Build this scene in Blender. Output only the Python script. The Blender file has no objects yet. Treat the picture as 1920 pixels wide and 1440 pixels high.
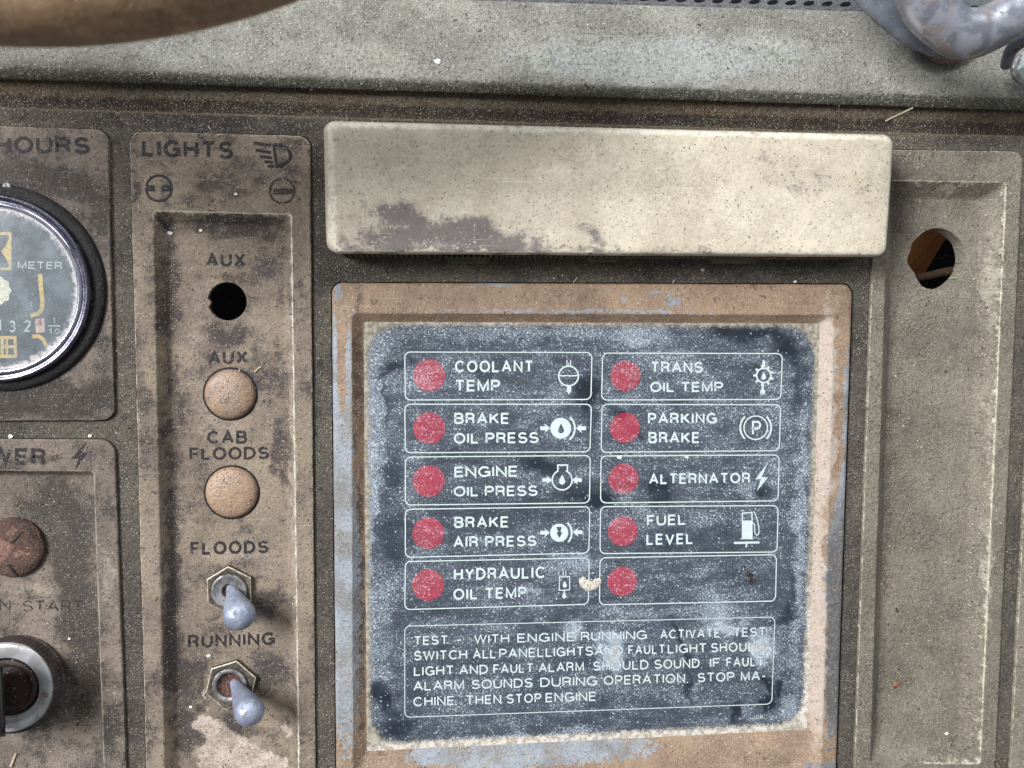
import bpy, bmesh, math, random, os
import numpy as np
from mathutils import Vector, Matrix, noise as mnoise
from math import sin, cos, pi, radians

random.seed(7)
rng = np.random.default_rng(7)
scene = bpy.context.scene
S = 0.00016          # metres per unit; one unit is one pixel of the photograph on the dash plane
F = 1600.0           # camera distance to the dash (units) = focal length in pixels

# ------------------------------------------------------------------ camera
_b = 72.0
_a = (F * F - 17840 * _b) / 21300
EX = Vector((17840, _a, -F)).normalized()      # dash X axis seen from the camera (right, up, back)
EY = Vector((_b, 21300, F)).normalized()
EZ = EX.cross(EY)
RWC = Matrix((EX, EY, EZ)).transposed()         # world -> camera
RCW = RWC.transposed()
CAM = RCW @ Vector((0, 0, F))                   # in units
camd = bpy.data.cameras.new('camera')
cam = bpy.data.objects.new('camera', camd)
scene.collection.objects.link(cam)
cam.matrix_world = Matrix.Translation(CAM * S) @ RCW.to_4x4()
camd.sensor_width = 36
camd.lens = 36 * F / 1920
camd.clip_start = 0.01
camd.clip_end = 20
camd.dof.use_dof = True
camd.dof.focus_distance = F * S
camd.dof.aperture_fstop = 11
scene.camera = cam

# ------------------------------------------------------------------ light
world = bpy.data.worlds.new('World')
scene.world = world
world.use_nodes = True
wt = world.node_tree
bg = wt.nodes['Background']
wtc = wt.nodes.new('ShaderNodeTexCoord')
wsp = wt.nodes.new('ShaderNodeSeparateXYZ')
wt.links.new(wtc.outputs['Generated'], wsp.inputs[0])
wmr = wt.nodes.new('ShaderNodeMapRange')
wmr.inputs[1].default_value = -0.9; wmr.inputs[2].default_value = 0.9
wt.links.new(wsp.outputs['Y'], wmr.inputs[0])
wcr = wt.nodes.new('ShaderNodeMix'); wcr.data_type = 'RGBA'
wcr.inputs[6].default_value = (0.137, 0.137, 0.137, 1)
wcr.inputs[7].default_value = (0.38, 0.405, 0.44, 1)
wt.links.new(wmr.outputs[0], wcr.inputs[0])
wt.links.new(wcr.outputs[2], bg.inputs['Color'])
bg.inputs['Strength'].default_value = 1.0


def lamp(name, loc, size, power, color, target=(0, 0, 0)):
    d = bpy.data.lights.new(name, 'AREA')
    d.shape = 'RECTANGLE'; d.size = size[0]; d.size_y = size[1]
    d.energy = power; d.color = color
    o = bpy.data.objects.new(name, d)
    scene.collection.objects.link(o)
    o.location = loc
    o.rotation_euler = (Vector(target) - Vector(loc)).to_track_quat('-Z', 'Y').to_euler()
    return o


lamp('side_window_light', (-1.35, 0.75, 1.55), (1.0, 0.7), 74, (0.99, 0.985, 1.0))
lamp('windscreen_light', (0.30, 1.0, 0.62), (1.1, 0.4), 5.0, (0.97, 0.985, 1.0))
scene.view_settings.view_transform = 'Standard'
scene.view_settings.look = 'None'
scene.view_settings.exposure = 0.1
scene.view_settings.gamma = 1.0
scene.cycles.max_bounces = 6
scene.cycles.transparent_max_bounces = 8


# ------------------------------------------------------------------ plane coordinates
def L(px, py, z=0.0):
    """photo pixel -> (x, y, z) in units on the plane at height z"""
    d = RCW @ Vector(((px - 960.0), -(py - 720.0), -F))
    t = (z - CAM.z) / d.z
    p = CAM + d * t
    return Vector((p.x, p.y, z))


def US(px, py, z=0.0):
    """units per photo pixel around a point"""
    return ((L(px + 20, py, z) - L(px - 20, py, z)).length * (L(px, py + 20, z) - L(px, py - 20, z)).length) ** .5 / 40


def proj(p):
    c = RWC @ (Vector(p) - CAM)
    return 960 + F * c.x / -c.z, 720 - F * c.y / -c.z


def lin(c):
    return tuple((v / 255 / 12.92) if v / 255 <= 0.04045 else ((v / 255 + 0.055) / 1.055) ** 2.4 for v in c)


# ------------------------------------------------------------------ mesh helpers
class MB:
    def __init__(s):
        s.v = []; s.f = []; s.w = []

    def add(s, pts, wear=0.0):
        i = len(s.v)
        s.v += [tuple(p) for p in pts]
        s.w += [wear] * len(pts)
        return i

    def loft(s, loops, wears=None, closed=True, cap0=False, cap1=False):
        n = len(loops[0]); idx = []
        for k, lp in enumerate(loops):
            idx.append(s.add(lp, wears[k] if wears else 0.0))
        for k in range(len(loops) - 1):
            a, b = idx[k], idx[k + 1]
            for i in range(n if closed else n - 1):
                j = (i + 1) % n
                s.f.append((a + i, a + j, b + j, b + i))
        if cap0: s.f.append(tuple(idx[0] + i for i in reversed(range(n))))
        if cap1: s.f.append(tuple(idx[-1] + i for i in range(n)))
        return idx

    def poly(s, pts):
        i = s.add(pts)
        s.f.append(tuple(range(i, i + len(pts))))

    def box(s, c, size, rot=0.0):
        cx, cy, cz = c; a, b, h = size[0] / 2, size[1] / 2, size[2] / 2
        pts = []
        for dz in (-h, h):
            for dx, dy in ((-a, -b), (a, -b), (a, b), (-a, b)):
                pts.append((cx + dx * cos(rot) - dy * sin(rot), cy + dx * sin(rot) + dy * cos(rot), cz + dz))
        i = s.add(pts)
        for f in ((0, 3, 2, 1), (4, 5, 6, 7), (0, 1, 5, 4), (1, 2, 6, 5), (2, 3, 7, 6), (3, 0, 4, 7)):
            s.f.append(tuple(i + k for k in f))

    def fill(s, loops):
        """planar fill of the first loop with the others as holes"""
        bm = bmesh.new(); es = []
        for lp in loops:
            vs = [bm.verts.new(p) for p in lp]
            for i in range(len(vs)):
                es.append(bm.edges.new((vs[i], vs[(i + 1) % len(vs)])))
        bmesh.ops.triangle_fill(bm, use_beauty=True, use_dissolve=False, edges=es, normal=(0, 0, 1))
        bm.verts.index_update()
        i0 = s.add([v.co[:] for v in bm.verts])
        for f in bm.faces:
            ids = [i0 + v.index for v in f.verts]
            if f.normal.z < 0: ids.reverse()
            s.f.append(tuple(ids))
        bm.free()

    def lathe(s, A, B, prof, n=48, wears=None, cap0=False, cap1=False, radf=None):
        """prof: (distance along A->B direction in units, radius)"""
        A = Vector(A); ax = (Vector(B) - A).normalized()
        u = ax.orthogonal().normalized(); w = ax.cross(u)
        loops = []
        for t, r in prof:
            lp = []
            for k in range(n):
                rr = radf(k, t, r) if radf else r
                a = 2 * pi * k / n
                lp.append(A + ax * t + (u * cos(a) + w * sin(a)) * rr)
            loops.append(lp)
        s.loft(loops, wears, True, cap0, cap1)

    def tube(s, pts, radii, n=20, cap=True):
        """pts in units"""
        pts = [Vector(p) for p in pts]; loops = []; up = Vector((0, 0, 1))
        for i, p in enumerate(pts):
            t = (pts[min(i + 1, len(pts) - 1)] - pts[max(i - 1, 0)]).normalized()
            u = t.cross(up)
            u = u.normalized() if u.length > 1e-4 else Vector((1, 0, 0))
            w = u.cross(t)
            r = radii[i]
            ru, rw = r if isinstance(r, tuple) else (r, r)
            loops.append([p + u * cos(2 * pi * k / n) * ru + w * sin(2 * pi * k / n) * rw for k in range(n)])
        s.loft(loops, None, True, cap, cap)

    def build(s, name, mat, parent=None, label=None, smooth=True, angle=38, kind=None, recalc=False):
        off = Vector((0, 0, 0))
        p = parent
        while p is not None:
            off += p.location; p = p.parent
        me = bpy.data.meshes.new(name)
        vv = [(a[0] * S - off.x, a[1] * S - off.y, a[2] * S - off.z) for a in s.v]
        me.from_pydata(vv, [], s.f)
        at = me.attributes.new('wear', 'FLOAT', 'POINT')  # edge mask: wear, painted edge light, darker bands, lens and glass margins
        at.data.foreach_set('value', s.w)
        if mat.name in ('dusty_dark_lens', 'white_lens_print', 'dusty_red_lamp_lens'):
            at = me.attributes.new('dust', 'FLOAT', 'POINT')
            at.data.foreach_set('value', [dust_at(a[0], a[1]) for a in s.v])
        if recalc:
            bm = bmesh.new(); bm.from_mesh(me)
            bmesh.ops.recalc_face_normals(bm, faces=bm.faces)
            bm.to_mesh(me); bm.free()
        if smooth:
            me.shade_smooth()
            me.set_sharp_from_angle(angle=radians(angle))
        me.materials.append(mat)
        o = bpy.data.objects.new(name, me)
        scene.collection.objects.link(o)
        if parent is not None: o.parent = parent
        if label: o['label'] = label
        if kind: o['kind'] = kind
        return o


def tag(o, label=None, cat=None, group=None, kind=None):
    if label: o['label'] = label
    if cat: o['category'] = cat
    if group: o['group'] = group
    if kind: o['kind'] = kind
    return o


def thing(name, p, label, cat, group=None):
    o = bpy.data.objects.new(name, None)
    o.empty_display_size = 0.005
    scene.collection.objects.link(o)
    o.location = Vector(p) * S
    return tag(o, label, cat, group)


def inset(c4, d):
    """c4: TL TR BR BL in units (y up). d: number or (top,right,bottom,left); positive goes inwards"""
    if not isinstance(d, (tuple, list)): d = (d,) * 4
    lines = []
    for i in range(4):
        a = Vector(c4[i][:2]); b = Vector(c4[(i + 1) % 4][:2])
        t = (b - a).normalized(); n = Vector((t.y, -t.x))       # inward for clockwise order
        lines.append((a + n * d[i], t))
    out = []
    for i in range(4):
        p, t = lines[i - 1]; q, u = lines[i]
        den = t.x * u.y - t.y * u.x
        k = ((q.x - p.x) * u.y - (q.y - p.y) * u.x) / den
        out.append(p + t * k)
    return out


def rquad(c4, r, z, nc=8, ns=26, jit=0.0, seed=0):
    """rounded quad loop, clockwise from the top left corner"""
    if not isinstance(r, (tuple, list)): r = (r,) * 4
    pts = []; P = [Vector(c[:2]) for c in c4]; arcs = []
    for i in range(4):
        p = P[i]; a = (P[i - 1] - p).normalized(); b = (P[(i + 1) % 4] - p).normalized()
        ang = a.angle(b); rr = max(r[i], 0.05); t = rr / math.tan(ang / 2)
        c = p + (a + b).normalized() * (rr / sin(ang / 2))
        s0 = p + a * t - c; s1 = p + b * t - c
        a0 = math.atan2(s0.y, s0.x); a1 = math.atan2(s1.y, s1.x)
        while a1 > a0: a1 -= 2 * pi
        arcs.append([c + Vector((cos(a0 + (a1 - a0) * k / nc), sin(a0 + (a1 - a0) * k / nc))) * rr for k in range(nc + 1)])
    for i in range(4):
        pts += arcs[i]
        e = arcs[i][-1]; f = arcs[(i + 1) % 4][0]
        for k in range(1, ns): pts.append(e.lerp(f, k / ns))
    out = []
    for p in pts:
        j = 0.0
        if jit:
            nn = mnoise.noise(Vector((p.x * 0.02 + seed, p.y * 0.02, seed * 3.1))) + 0.6 * mnoise.noise(Vector((p.x * 0.11 + seed, p.y * 0.11, seed * 1.7)))
            j = nn * jit
        out.append(Vector((p.x + j, p.y + j, z)))
    return out


def Lq(c, z=0.0):
    return [L(px, py, z) for px, py in c]


def circ(c, r, z, n=40, rag=0.0, seed=0, cw=False):
    out = []
    for k in range(n):
        a = 2 * pi * k / n * (-1 if cw else 1)
        rr = r * (1 + rag * mnoise.noise(Vector((cos(a) * 2.2 + seed, sin(a) * 2.2, seed))))
        out.append(Vector((c[0] + rr * cos(a), c[1] + rr * sin(a), z)))
    return out


# ------------------------------------------------------------------ material helpers
class NT:
    def __init__(s, name):
        s.m = bpy.data.materials.new(name); s.m.use_nodes = True
        s.t = s.m.node_tree; s.t.nodes.clear()
        s.out = s.t.nodes.new('ShaderNodeOutputMaterial')
        g = s.t.nodes.new('ShaderNodeNewGeometry'); s.geo = g
        v = s.t.nodes.new('ShaderNodeVectorMath'); v.operation = 'SCALE'
        v.inputs['Scale'].default_value = 1 / S
        s.t.links.new(g.outputs['Position'], v.inputs[0])
        s.pc = v.outputs[0]

    def put(s, sock, val):
        if hasattr(val, 'is_linked') or isinstance(val, bpy.types.NodeSocket): s.t.links.new(val, sock)
        elif isinstance(val, (tuple, list)) and len(val) == 3 and sock.type == 'RGBA': sock.default_value = (*val, 1)
        else: sock.default_value = val

    def math(s, op, a, b=0.0, c=0.0, clamp=False):
        n = s.t.nodes.new('ShaderNodeMath'); n.operation = op; n.use_clamp = clamp
        s.put(n.inputs[0], a); s.put(n.inputs[1], b); s.put(n.inputs[2], c)
        return n.outputs[0]

    def noise(s, feat, detail=2.0, rough=0.55, vec=None, off=(0, 0, 0), stretch=None):
        vec = vec or s.pc
        mp = s.t.nodes.new('ShaderNodeMapping'); mp.inputs['Location'].default_value = off
        if stretch:
            mp.inputs['Rotation'].default_value = (0, 0, stretch[2] if len(stretch) > 2 else 0)
            mp.inputs['Scale'].default_value = (1 / stretch[0], 1 / stretch[1], 1)
        s.t.links.new(vec, mp.inputs['Vector'])
        n = s.t.nodes.new('ShaderNodeTexNoise')
        n.inputs['Scale'].default_value = 1 / feat; n.inputs['Detail'].default_value = detail
        n.inputs['Roughness'].default_value = rough
        s.t.links.new(mp.outputs[0], n.inputs['Vector'])
        return n.outputs[0]

    def specks(s, feat, r, frac, off=(0, 0, 0), soft=0.12, dens=None, stretch=None):
        """isolated grains: a fraction of Voronoi cells with a small dot each"""
        mp = s.t.nodes.new('ShaderNodeMapping'); mp.inputs['Location'].default_value = off
        if stretch: mp.inputs['Scale'].default_value = (1 / stretch[0], 1 / stretch[1], 1)
        s.t.links.new(s.warp(feat * .9, feat * .45), mp.inputs['Vector'])
        v = s.t.nodes.new('ShaderNodeTexVoronoi'); v.inputs['Scale'].default_value = 1 / feat
        v.voronoi_dimensions = '2D'
        s.t.links.new(mp.outputs[0], v.inputs['Vector'])
        sp = s.t.nodes.new('ShaderNodeSeparateColor'); s.t.links.new(v.outputs['Color'], sp.inputs[0])
        rad = s.math('MULTIPLY', s.math('ADD', s.math('MULTIPLY', sp.outputs[1], 0.9), 0.4), r)
        k = s.step(v.outputs['Distance'], s.math('ADD', rad, soft), rad)
        fr = frac if dens is None else s.step(dens, 0.36, 0.66, frac * .12, frac * 2.3 + .05)
        on = s.math('LESS_THAN', sp.outputs[0], fr)
        return s.math('MULTIPLY', k, on), sp.outputs[2]

    def step(s, x, lo, hi, a=0.0, b=1.0, smooth=True):
        n = s.t.nodes.new('ShaderNodeMapRange'); n.interpolation_type = 'SMOOTHSTEP' if smooth else 'LINEAR'
        s.put(n.inputs[0], x); s.put(n.inputs[1], lo); s.put(n.inputs[2], hi)
        s.put(n.inputs[3], a); s.put(n.inputs[4], b)
        return n.outputs[0]

    def mix(s, f, a, b, mode='MIX'):
        n = s.t.nodes.new('ShaderNodeMix'); n.data_type = 'RGBA'; n.blend_type = mode; n.clamp_factor = True
        s.put(n.inputs[0], f); s.put(n.inputs[6], a); s.put(n.inputs[7], b)
        return n.outputs[2]

    def warp(s, amp, feat=30):
        n = s.t.nodes.new('ShaderNodeTexNoise'); n.inputs['Scale'].default_value = 1 / feat
        n.inputs['Detail'].default_value = 3
        s.t.links.new(s.pc, n.inputs['Vector'])
        a = s.t.nodes.new('ShaderNodeVectorMath'); a.operation = 'SUBTRACT'
        s.t.links.new(n.outputs['Color'], a.inputs[0]); a.inputs[1].default_value = (0.5, 0.5, 0.5)
        b = s.t.nodes.new('ShaderNodeVectorMath'); b.operation = 'MULTIPLY_ADD'
        s.t.links.new(a.outputs[0], b.inputs[0]); b.inputs[1].default_value = (amp, amp, 0)
        s.t.links.new(s.pc, b.inputs[2])
        return b.outputs[0]

    def blobs(s, lst, vec, z=0.0):
        """sum of soft ellipses, each (px, py, rx, ry, degrees, strength)"""
        acc = None
        for px, py, rx, ry, rot, st in lst:
            c = L(px, py, z)
            mp = s.t.nodes.new('ShaderNodeMapping'); mp.vector_type = 'TEXTURE'
            mp.inputs['Location'].default_value = (c.x, c.y, 0)
            mp.inputs['Rotation'].default_value = (0, 0, radians(rot))
            mp.inputs['Scale'].default_value = (rx, ry, 100000)
            s.t.links.new(vec, mp.inputs['Vector'])
            ln = s.t.nodes.new('ShaderNodeVectorMath'); ln.operation = 'LENGTH'
            s.t.links.new(mp.outputs[0], ln.inputs[0])
            k = s.step(ln.outputs['Value'], 1.25, 0.25, 0.0, st)
            acc = k if acc is None else s.math('ADD', acc, k)
        return acc

    def attr(s, name):
        n = s.t.nodes.new('ShaderNodeAttribute'); n.attribute_name = name
        return n.outputs['Fac']

    def finish(s, col, rough=0.7, bump=None, bdist=1.0, bstr=0.6, metal=0.0, spec=0.4, coat=0.0, coat_rough=0.1, alpha=None, trans=None):
        p = s.t.nodes.new('ShaderNodeBsdfPrincipled')
        s.put(p.inputs['Base Color'], col); s.put(p.inputs['Roughness'], rough); s.put(p.inputs['Metallic'], metal)
        s.put(p.inputs['Specular IOR Level'], spec); s.put(p.inputs['Coat Weight'], coat); s.put(p.inputs['Coat Roughness'], coat_rough)
        if bump is not None:
            b = s.t.nodes.new('ShaderNodeBump'); b.inputs['Strength'].default_value = bstr
            b.inputs['Distance'].default_value = bdist * S
            s.t.links.new(bump, b.inputs['Height'])
            s.t.links.new(b.outputs[0], p.inputs['Normal'])
        sh = p.outputs[0]
        if trans is not None:
            tr = s.t.nodes.new('ShaderNodeBsdfTransparent')
            mx = s.t.nodes.new('ShaderNodeMixShader')
            s.put(mx.inputs[0], trans)          # factor of transparency
            s.t.links.new(sh, mx.inputs[1]); s.t.links.new(tr.outputs[0], mx.inputs[2]); sh = mx.outputs[0]
        s.t.links.new(sh, s.out.inputs['Surface'])
        return s.m


def C3(*c):
    return lin(c)


def grime(name, base, alt, dirt=(66, 60, 58), rough=0.75, dark=(), light=(), light_col=None, grain=0.22, fleck=0.62, fleck_col=(190, 180, 162), pit=0.70,
          pit_col=(48, 42, 38), bump=1.0, spec=0.35, z=0.0, dirt_bias=0.0, patch=(0.32, 0.62), extra=None, grain_px=4.2, edge_tone=None, seed=0, mottle=4.6, ew_amp=1.6, scratch=0.3, dgain=1.0, dmax=0.9):
    t = NT(name); o = (seed * 37.3, seed * 11.9, seed * 5.1)
    big = t.noise(130, 4, 0.6, off=o)
    med = t.noise(24, 5, 0.62, off=o)
    col = t.mix(t.step(big, 0.38, 0.62), C3(*base), C3(*alt))
    w = t.warp(52, 46)
    g2 = t.noise(9, 4, 0.7, off=(o[0] + 91, o[1], 4))
    if light:
        lb = t.blobs(light, w, z)
        lm = t.math('ADD', t.math('MULTIPLY', t.math('SUBTRACT', med, 0.5), 1.5), t.math('MULTIPLY', t.math('SUBTRACT', g2, 0.5), 1.0))
        k = t.step(t.math('ADD', lb, lm), 0.2, 0.95, 0, .92)
        col = t.mix(k, col, C3(*(light_col or base)))  # pale patches, also the painted light of some parts
    dm = t.math('ADD', t.math('MULTIPLY', t.math('SUBTRACT', med, 0.5), 2.2), dirt_bias)
    dm = t.math('ADD', dm, t.math('MULTIPLY', t.math('SUBTRACT', big, 0.5), 1.2))
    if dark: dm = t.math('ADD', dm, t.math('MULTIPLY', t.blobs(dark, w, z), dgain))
    mot = t.noise(75, 10, 0.74, off=(o[0] + 7, 41, 3))
    fine = t.noise(grain_px, 3, 0.75, off=o)
    dm = t.math('ADD', dm, t.math('MULTIPLY', t.math('SUBTRACT', g2, 0.5), 2.0))
    dm = t.math('ADD', dm, t.math('MULTIPLY', t.math('SUBTRACT', mot, 0.5), mottle))
    dm = t.math('ADD', dm, t.math('MULTIPLY', t.math('SUBTRACT', fine, 0.5), 2.6))
    k = t.step(dm, patch[0] - 0.4, patch[0] + patch[1] + 0.35, 0, dmax)
    col = t.mix(k, col, C3(*dirt))  # dirt colour, also carries the painted shade of some parts
    if edge_tone:  # worn edges, painted edge highlights and darker bands
        wv = t.attr('wear')
        wn = t.noise(16, 4, 0.7, off=(5, 9, 0))
        k = t.step(t.math('ADD', wv, t.math('MULTIPLY', t.math('SUBTRACT', wn, 0.5), ew_amp)), 0.55, 0.8, 0, edge_tone[1])
        col = t.mix(k, col, C3(*edge_tone[0]))
    if extra: col = extra(t, col, w, med, big)
    gm = t.math('ADD', t.math('MULTIPLY', t.math('SUBTRACT', fine, 0.5), grain * 7.6), 1.0)
    gm = t.math('ADD', gm, t.math('MULTIPLY', t.math('SUBTRACT', g2, 0.5), grain * 3.6))
    gm = t.math('ADD', gm, t.math('MULTIPLY', t.math('SUBTRACT', mot, 0.5), 1.1))
    col = t.mix(1.0, col, t.combine(gm) if hasattr(t, 'combine') else gm, 'MULTIPLY')
    if scratch:
        for rot_, of in ((0.5, 0), (-0.9, 60), (1.5, 20)):
            sc = t.noise(5, 1.5, 0.5, off=(of, o[1], 1), stretch=(34, .55, rot_))
            col = t.mix(t.step(sc, 0.73, 0.79, 0, scratch), col, C3(*[min(255, q * 1.35 + 20) for q in base]))
    dens = t.noise(44, 6, 0.75, off=(o[0] - 60, 14, 9))
    ff = max(0.0, (0.735 - fleck) * 2.9)
    fa, ra = t.specks(3.6, 0.20, min(1, ff * 1.5), off=(o[0] + 400, 77, 2), dens=dens)
    fb, rb = t.specks(8.0, 0.10, ff * .35, off=(o[0] + 40, 7, 2), dens=dens, soft=.08)
    fk = t.math('ADD', t.math('MULTIPLY', fa, t.step(ra, 0, 1, .25, 1.0)), t.math('MULTIPLY', fb, .75), clamp=True)
    col = t.mix(fk, col, C3(*fleck_col))
    pf = max(0.0, (0.76 - pit) * 1.7)
    pa, rb2 = t.specks(5.0, 0.20, pf, off=(o[0] + 210, 31, 7), dens=g2)
    pb, _r = t.specks(24, 0.05, pf * .8, off=(o[0] + 21, 3, 7), soft=.05)
    pk = t.math('MULTIPLY', t.math('ADD', t.math('MULTIPLY', pa, t.step(rb2, 0, 1, .3, 1)), pb, clamp=True), 0.85)
    col = t.mix(pk, col, C3(*pit_col))
    h = t.math('ADD', t.math('MULTIPLY', fine, 0.9), t.math('MULTIPLY', g2, 1.6))
    h = t.math('ADD', h, t.math('MULTIPLY', fk, 0.5))
    h = t.math('SUBTRACT', h, t.math('MULTIPLY', pk, 0.6))
    rr = t.math('ADD', rough, t.math('MULTIPLY', t.math('SUBTRACT', med, 0.5), 0.25))
    return t.finish(col, rr, h, bdist=bump * 1.5, bstr=0.9, spec=spec)


# ---- materials
M = {}
M['console'] = grime('gritty_console_paint', (94, 88, 79), (79, 74, 69), dgain=1.3, dirt=(50, 47, 45), fleck=0.60, grain=0.34, pit=0.66, bump=2.2, dirt_bias=-0.02, fleck_col=(178, 169, 150),
    dark=[(300, 225, 340, 26, -1, 0.55), (560, 300, 60, 90, 0, 0.55), (225, 400, 25, 300, 0, 0.35), (590, 700, 12, 260, 0, 0.35), (620, 520, 50, 40, 0, .4), (1100, 515, 500, 10, 0, .25), (230, 1300, 20, 160, 0, .3), (1800, 268, 140, 12, -1, .5)])  # grime between the panels; also a darker strip below the lamp housing
M['gutter'] = grime('gutter_grit', (100, 93, 80), (104, 88, 70), dirt=(60, 51, 44), fleck=0.585, grain=0.42, pit=0.64, bump=2.6, seed=2, fleck_col=(176, 170, 152),
    edge_tone=((44, 35, 30), 0.85), ew_amp=.9)  # dark brown band along the ledge side of the gutter
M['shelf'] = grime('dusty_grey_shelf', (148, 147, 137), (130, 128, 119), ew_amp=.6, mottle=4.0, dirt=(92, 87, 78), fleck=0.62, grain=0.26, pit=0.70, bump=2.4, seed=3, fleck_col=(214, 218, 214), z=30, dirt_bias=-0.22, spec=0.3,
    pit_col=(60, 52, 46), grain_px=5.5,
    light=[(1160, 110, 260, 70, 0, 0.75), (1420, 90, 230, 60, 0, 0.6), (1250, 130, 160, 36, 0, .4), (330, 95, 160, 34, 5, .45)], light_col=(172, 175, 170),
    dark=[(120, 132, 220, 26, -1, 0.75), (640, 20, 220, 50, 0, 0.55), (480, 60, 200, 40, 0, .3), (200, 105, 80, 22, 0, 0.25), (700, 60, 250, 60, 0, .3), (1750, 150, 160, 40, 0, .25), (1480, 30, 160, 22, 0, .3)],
    edge_tone=((92, 91, 79), 0.92))


def frame_extra(t, col, w, med, big):
    wn = t.noise(13, 5, 0.75, off=(50, 9, 0))
    b = t.blobs([(642, 1120, 44, 400, 0, 1.15), (628, 800, 9, 260, 0, 0.75), (654, 740, 7, 180, 0, .8), (640, 820, 20, 60, 0, .6), (634, 548, 9, 22, 0, 1.0), (628, 640, 6, 60, 0, .8), (655, 680, 5, 70, 0, .8), (1586, 760, 9, 200, 0, .8), (1578, 960, 16, 100, 0, 1.0), (1566, 1250, 26, 200, 0, 1.2), (1570, 1030, 26, 120, 0, .75), (1560, 1080, 22, 120, 0, .6),
                 (960, 1418, 190, 40, 0, .95), (1150, 1410, 150, 34, 0, .7), (800, 1425, 60, 20, 0, .7), (1262, 565, 22, 14, 0, 1.0), (1235, 548, 30, 9, 0, .7), (1170, 560, 10, 7, 0, .8), (1540, 1436, 60, 12, 0, .8), (930, 533, 60, 7, 0, .9),
                 (1050, 583, 420, 5, 0, .75)], t.warp(14, 14), 10)
    k = t.step(t.math('ADD', b, t.math('MULTIPLY', t.math('SUBTRACT', wn, 0.5), 2.0)), 0.5, 0.62, 0, 0.95)
    bl = t.mix(t.step(t.noise(60, 3, off=(3, 3, 3)), 0.4, 0.62), C3(144, 152, 160), C3(124, 126, 127))
    gr = t.blobs([(1568, 1180, 40, 330, 0, 1.0)], w, 10)
    bl = t.mix(t.step(gr, 0.2, 0.9, 0, .85), bl, C3(92, 90, 88))
    col = t.mix(k, col, bl)
    wv = t.attr('wear')
    k2 = t.step(t.math('ADD', wv, t.math('MULTIPLY', t.math('SUBTRACT', wn, 0.5), 1.5)), 0.7, 0.85, 0, 0.9)
    return t.mix(k2, col, C3(150, 162, 176))


M['frame'] = grime('peeling_tan_frame_paint', (155, 131, 108), (139, 116, 97), light=[(1550, 760, 24, 240, 1.5, 1.4), (1533, 1180, 24, 300, 2, 1.4), (1100, 600, 200, 5, 0, .4)], light_col=(184, 170, 158), dirt=(86, 70, 60), fleck=0.655, grain=0.16, pit=0.71, bump=0.9, seed=4, extra=frame_extra, dirt_bias=-0.25, rough=0.6, spec=0.45,  # pale strips paint the lit brightness onto the right inner slope
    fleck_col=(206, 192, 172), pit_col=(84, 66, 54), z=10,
    dark=[(672, 800, 12, 420, 0, 1.0), (673, 1200, 12, 300, 0, 1.2), (1450, 1425, 90, 22, 0, .6), (800, 1420, 100, 20, 0, .5), (660, 560, 60, 24, 0, 0.35), (1420, 538, 50, 14, 0, .5), (1590, 560, 14, 40, 0, .6), (700, 1425, 40, 20, 0, .5), (1500, 1400, 60, 14, 0, .3)])  # dirt, plus shade painted down the left inner slope
M['lamp_cover'] = grime('faded_cream_plastic', (203, 194, 174), (190, 180, 160), mottle=3.9, dmax=.84, dirt=(90, 82, 89), fleck=0.72, grain=0.12, pit=0.672, bump=0.45, seed=5, pit_col=(104, 92, 80), dirt_bias=-0.52, rough=0.62,
    fleck_col=(236, 228, 210), z=100, patch=(0.30, 0.6),
    light=[(1100, 300, 400, 60, 0, .3)], light_col=(222, 211, 184),
    dark=[(740, 392, 70, 30, -15, 1.0), (790, 425, 130, 36, -6, 0.95), (905, 442, 120, 34, -3, 1.05), (960, 455, 80, 24, 0, 0.7), (700, 452, 100, 26, 0, 0.8), (800, 430, 220, 70, -4, .3), (1120, 448, 60, 26, -20, 0.5), (1300, 468, 340, 12, 0, .4), (1560, 400, 120, 90, 0, .25), (1450, 300, 160, 60, 0, .2), (640, 300, 40, 80, 0, .2), (1115, 445, 42, 14, -20, 0.7), (760, 450, 60, 18, 0, .6), (1500, 330, 120, 60, 0, 0.28), (660, 330, 50, 90, 0, .22), (1130, 236, 500, 9, -1, .62), (1100, 473, 500, 5, 0, .6), (880, 466, 200, 8, 0, .4), (1640, 330, 30, 100, 0, .3), (640, 455, 20, 16, 0, .5)],  # lower-left stains; shade of the top edge and right end is painted too
    edge_tone=((226, 222, 206), 0.6))  # highlight painted along the rounded edges
M['lamp_side'] = grime('shaded_olive_plastic', (112, 108, 88), (96, 94, 80), dirt=(52, 50, 44), fleck=0.70, grain=0.15, seed=6)


def plate_extra_hour(t, col, w, med, big):
    return col


def pale_patch(t, col, w, med, big):
    b = t.blobs([(425, 1415, 78, 46, -8, 1.2), (385, 1360, 34, 26, 0, .9), (470, 1430, 90, 30, -6, 1.0), (382, 1300, 5, 24, 0, .7), (395, 1328, 12, 8, 0, .6), (540, 1370, 20, 26, 0, .6)], t.warp(30, 24), -18)
    b = t.math('SUBTRACT', b, t.blobs([(371, 1385, 15, 20, 0, 1.0), (352, 1405, 10, 10, 0, .8), (500, 1400, 16, 9, 0, .9)], t.warp(10, 9), -18))
    n = t.noise(20, 7, 0.8, off=(33, 3, 1))
    k = t.step(t.math('ADD', b, t.math('MULTIPLY', t.math('SUBTRACT', n, 0.5), 1.5)), 0.46, 0.58, 0, .93)
    return t.mix(k, col, t.mix(t.step(med, .4, .62), C3(198, 182, 170), C3(176, 158, 146)))


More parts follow.
